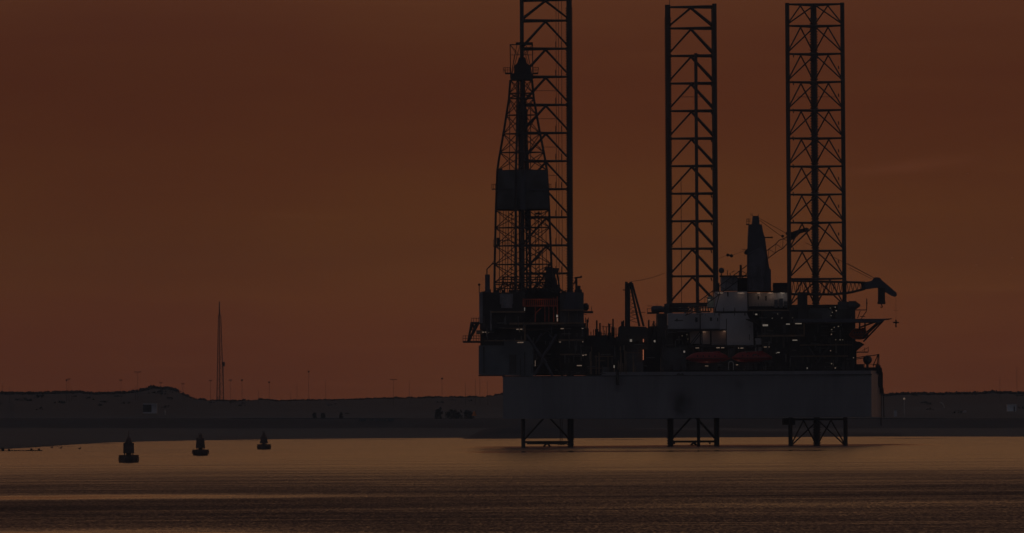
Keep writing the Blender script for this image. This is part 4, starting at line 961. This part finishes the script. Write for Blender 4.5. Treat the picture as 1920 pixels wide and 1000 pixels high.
# ---- lifeboats (hang on their davits) ----
def lifeboat(x0, x1, y0, y1, Y, label, wreck=False):
    L_ = (x1-x0)*Y/F; c = P((x0+x1)/2, y1, Y); hh = (y1-y0)*Y/F
    t = thing('lifeboat', c, label, 'lifeboat', 'red enclosed lifeboats of the rig')
    prof = []; n = 22; b = MB(); vs = []; m = 12
    for i in range(n+1):
        u = -1+2*i/n; wd = 1.5*math.sqrt(max(0.0,1-abs(u)**5))+0.02; sh = 0.25*u*u*hh
        top = hh*(0.66 + 0.34*(1-abs(u)**3)) 
        for k in range(m):
            a = 2*math.pi*k/m; zz = (math.sin(a)); 
            zc2 = 0.42*hh; z2 = zc2 + (zz*(top-zc2)*max(0.35,(1-abs(u)**7)) if zz > 0 else zz*(zc2-sh*0.8)*max(0.3,(1-abs(u)**8)))
            vs.append((c.x+u*L_/2, c.y+wd*math.cos(a), c.z+z2))
    b.add(vs, [(i*m+k, i*m+(k+1)%m, (i+1)*m+(k+1)%m, (i+1)*m+k) for i in range(n) for k in range(m)] + [tuple(range(m)), tuple(range(n*m+m-1, n*m-1, -1))])
    b.build('boat_hull', M_RED if not wreck else M_ORNG, t, smooth=True)
    MB().bpx(x0+(x1-x0)*0.06, x1-(x1-x0)*0.06, y0+(y1-y0)*.58, y0+(y1-y0)*.63, Y-1.56, 0.2).build('fender_rail', M_STEEL, t)
    MB().bpx(x0+(x1-x0)*0.62, x0+(x1-x0)*0.78, y0-1, y0+5, Y-0.6, 1.2).build('helm_dome', M_RED if not wreck else M_ORNG, t, bevel=0.15)
    b = MB()
    for k in range(4):
        xx = x0+(x1-x0)*(0.25+0.13*k); b.bpx(xx, xx+2.4, y0+(y1-y0)*.32, y0+(y1-y0)*.44, Y-1.45, 0.25)
    b.build('porthole', M_GLASS, t, split=True)
lifeboat(1286,1369,660,681,2791.5,'larger red enclosed lifeboat hanging left of the pipe hoop under the quarters')
lifeboat(1372,1448,659,680,2791.5,'darker red enclosed lifeboat hanging under the quarters, right of the pipe hoop')
lifeboat(1592,1629,616,637,2790,'short orange-red lifeboat under the helideck at the bow end', True)

# ---- lamps ----
def lamp(x0, x1, y0, y1, Y, m=None, par=None):
    MB().bpx(x0,x1,y0,y1,Y,0.25).build('deck_lamp', m or M_LAMP, par or rig)
for a in ((968,979.5,616.8,618.6,2788.0),(970,981.5,641.5,643.3,2788.0),(1051,1057,615.6,617.2,2790.6),(1090.5,1094,615.5,617,2790.6),(1048,1052,640.8,642.2,2790.6),(1092,1093.5,640,642,2790.6),
          (1092,1094.5,665.5,667.5,2790),(1096,1100,665,666.4,2790),(1081.5,1091,684.8,686.6,2790),(1003,1004,676,687,2788),(904,908,622.4,624,2788.6),(909.5,913.5,622.2,623.8,2788.6),(915.5,917,622.6,624.2,2788.6),(1044,1046,597,603,2787.6)):
    lamp(*a)
for a in ((1043,1046,590.5,595,2787.6),(983,984.2,577,583,2787.6),(1181,1185,636.5,641,2794.6),(1226,1229,638,642,2794.6),(1281.5,1284.5,658,661.5,2794),(1150.5,1152.5,685,690,2790.5),
          (1416,1420,588.5,591,2802),(1430,1440,608.5,611.8,2788.8),(1474,1481,607,609,2788.8),(1491,1503,606.2,608,2788.8),(1486,1495,637.2,639,2788.8),(1457,1462,660.5,662,2790.5),(1455,1456.5,662,663,2790.5),(1512.5,1514.5,689.5,692,2790)):
    lamp(*a, M_LAMPW)
for a in ((1316.5,1324,622,623.2,2810.3),(1355.5,1361,620.8,622,2810.3),(1384,1395,652.2,653.6,2804),(1343,1358,651.6,653,2804),(1304,1311,652,653.4,2804),(1322,1328,685.8,687,2793),(1380,1384,683.5,685,2793),(1432,1443,650.2,651.6,2796.4)):
    lamp(*a)
for a in ((1205.6,1207.2,636,642,2794.6),(1205.4,1207,655,675,2796.4)): lamp(*a, M_LAMPO)
for a in ((1383,1396,549,550.4,2808),(1346,1356,549,550.2,2808),(1419,1426,549.3,550.4,2813),(1441,1450,549.3,550.4,2813),(1463,1471,549.3,550.5,2813),(1487,1493,549.2,550.3,2796),(1327,1333,561.5,562.8,2811.3)):
    lamp(*a)
for (px,py) in ((1557,578),(1561,586),(1558.5,592),(1568,583),(1566,576),(1560,618),(1564,614),(1559,627),(1572,612),(1567,637.5),(1575,637.5),(1580,637.5),(1557.5,658),(1559,682),(1566.5,690),(1600,671)):
    lamp(px-random.uniform(.5,1.4), px+random.uniform(.5,1.4), py-.8, py+random.uniform(.5,1.3), 2789.9, M_LAMPD if random.random()<.6 else M_LAMP)
for (px,py) in ((1448,597),(1466,596.5),(1486,596),(1458,589),(1275,577),(1281,578),(1293,580),(1303,578),(1315,580),(1321,579),(1279,630),(1288,628),(1290,636)):
    lamp(px-.8, px+.8, py-.6, py+.6, 2790 if px > 1400 else 2811, M_LAMPD)

def glow(px, py, Y, e, col=(1.0,0.62,0.40)):
    ld = bpy.data.lights.new('lamp_light', 'POINT'); ld.energy = e; ld.color = col; ld.shadow_soft_size = 0.25
    o = bpy.data.objects.new('lamp_light', ld); sc.collection.objects.link(o); o.parent = rig
    o.location = P(px, py, Y) - ORG[rig.name]
WW = (1.0,0.86,0.70)
for a in ((1320,625.5,2809.8,2.6,(1.0,0.5,0.3)),(1358,624,2809.8,2.6,(1.0,0.5,0.3)),(1389,553,2807.6,3),(1351,552.5,2807.6,1.6),(1422.5,553,2812.6,4),(1445.5,553,2812.6,6),(1467,553,2812.6,6,WW),(1329.5,565,2810.6,3,WW),
          (1350,656,2803,4),(1389,656.5,2802.6,4),(1325,690,2791,3),(1382,687,2791,3),(974,621,2787,1.2),(975.5,646,2787,1.2),(1086,689,2788.8,2),(1054,620,2789.6,1.2),(1206,659,2795.5,1.6,(1.0,0.35,0.15)),(1206.2,639,2793.6,1,(1.0,0.35,0.15)),
          (1044,597,2786.8,2,(1.0,0.6,0.45)),(1012,566,2787.0,2.2,(1.0,0.40,0.2)),(1436,613,2787.6,1.5,WW),(1497,611,2787.6,2),(1490,641,2787.6,1.2),(1561,584,2788.6,2.5,WW),(1561,620,2788.6,2.5,WW),(1574,641,2788.6,1.5,WW),(1560,684,2788.6,1.5,WW),
          (1183,640,2793,1.2,WW),(1227,642,2793,1.2,WW),(1096,668,2788.8,1.5,WW),(910,626,2787.5,0.8),(1300,581,2825,3,WW),(1286,634,2826,3)):
    glow(*a)

# ---------------- haze over the sea ----------------
hm = bpy.data.materials.new('sea_haze'); hm.use_nodes = True; t = hm.node_tree; t.nodes.clear()
o = t.nodes.new('ShaderNodeOutputMaterial'); v = t.nodes.new('ShaderNodeVolumePrincipled'); t.links.new(v.outputs[0], o.inputs['Volume'])
v.inputs['Color'].default_value = (0.60,0.78,0.9,1); v.inputs['Density'].default_value = HAZE = 5.0e-5
MB().box(-8800,8800,-400,8800,-8.5,130).build('haze', hm)
tag(bpy.data.objects['haze'], 'thin dusk haze over the water', kind='stuff')
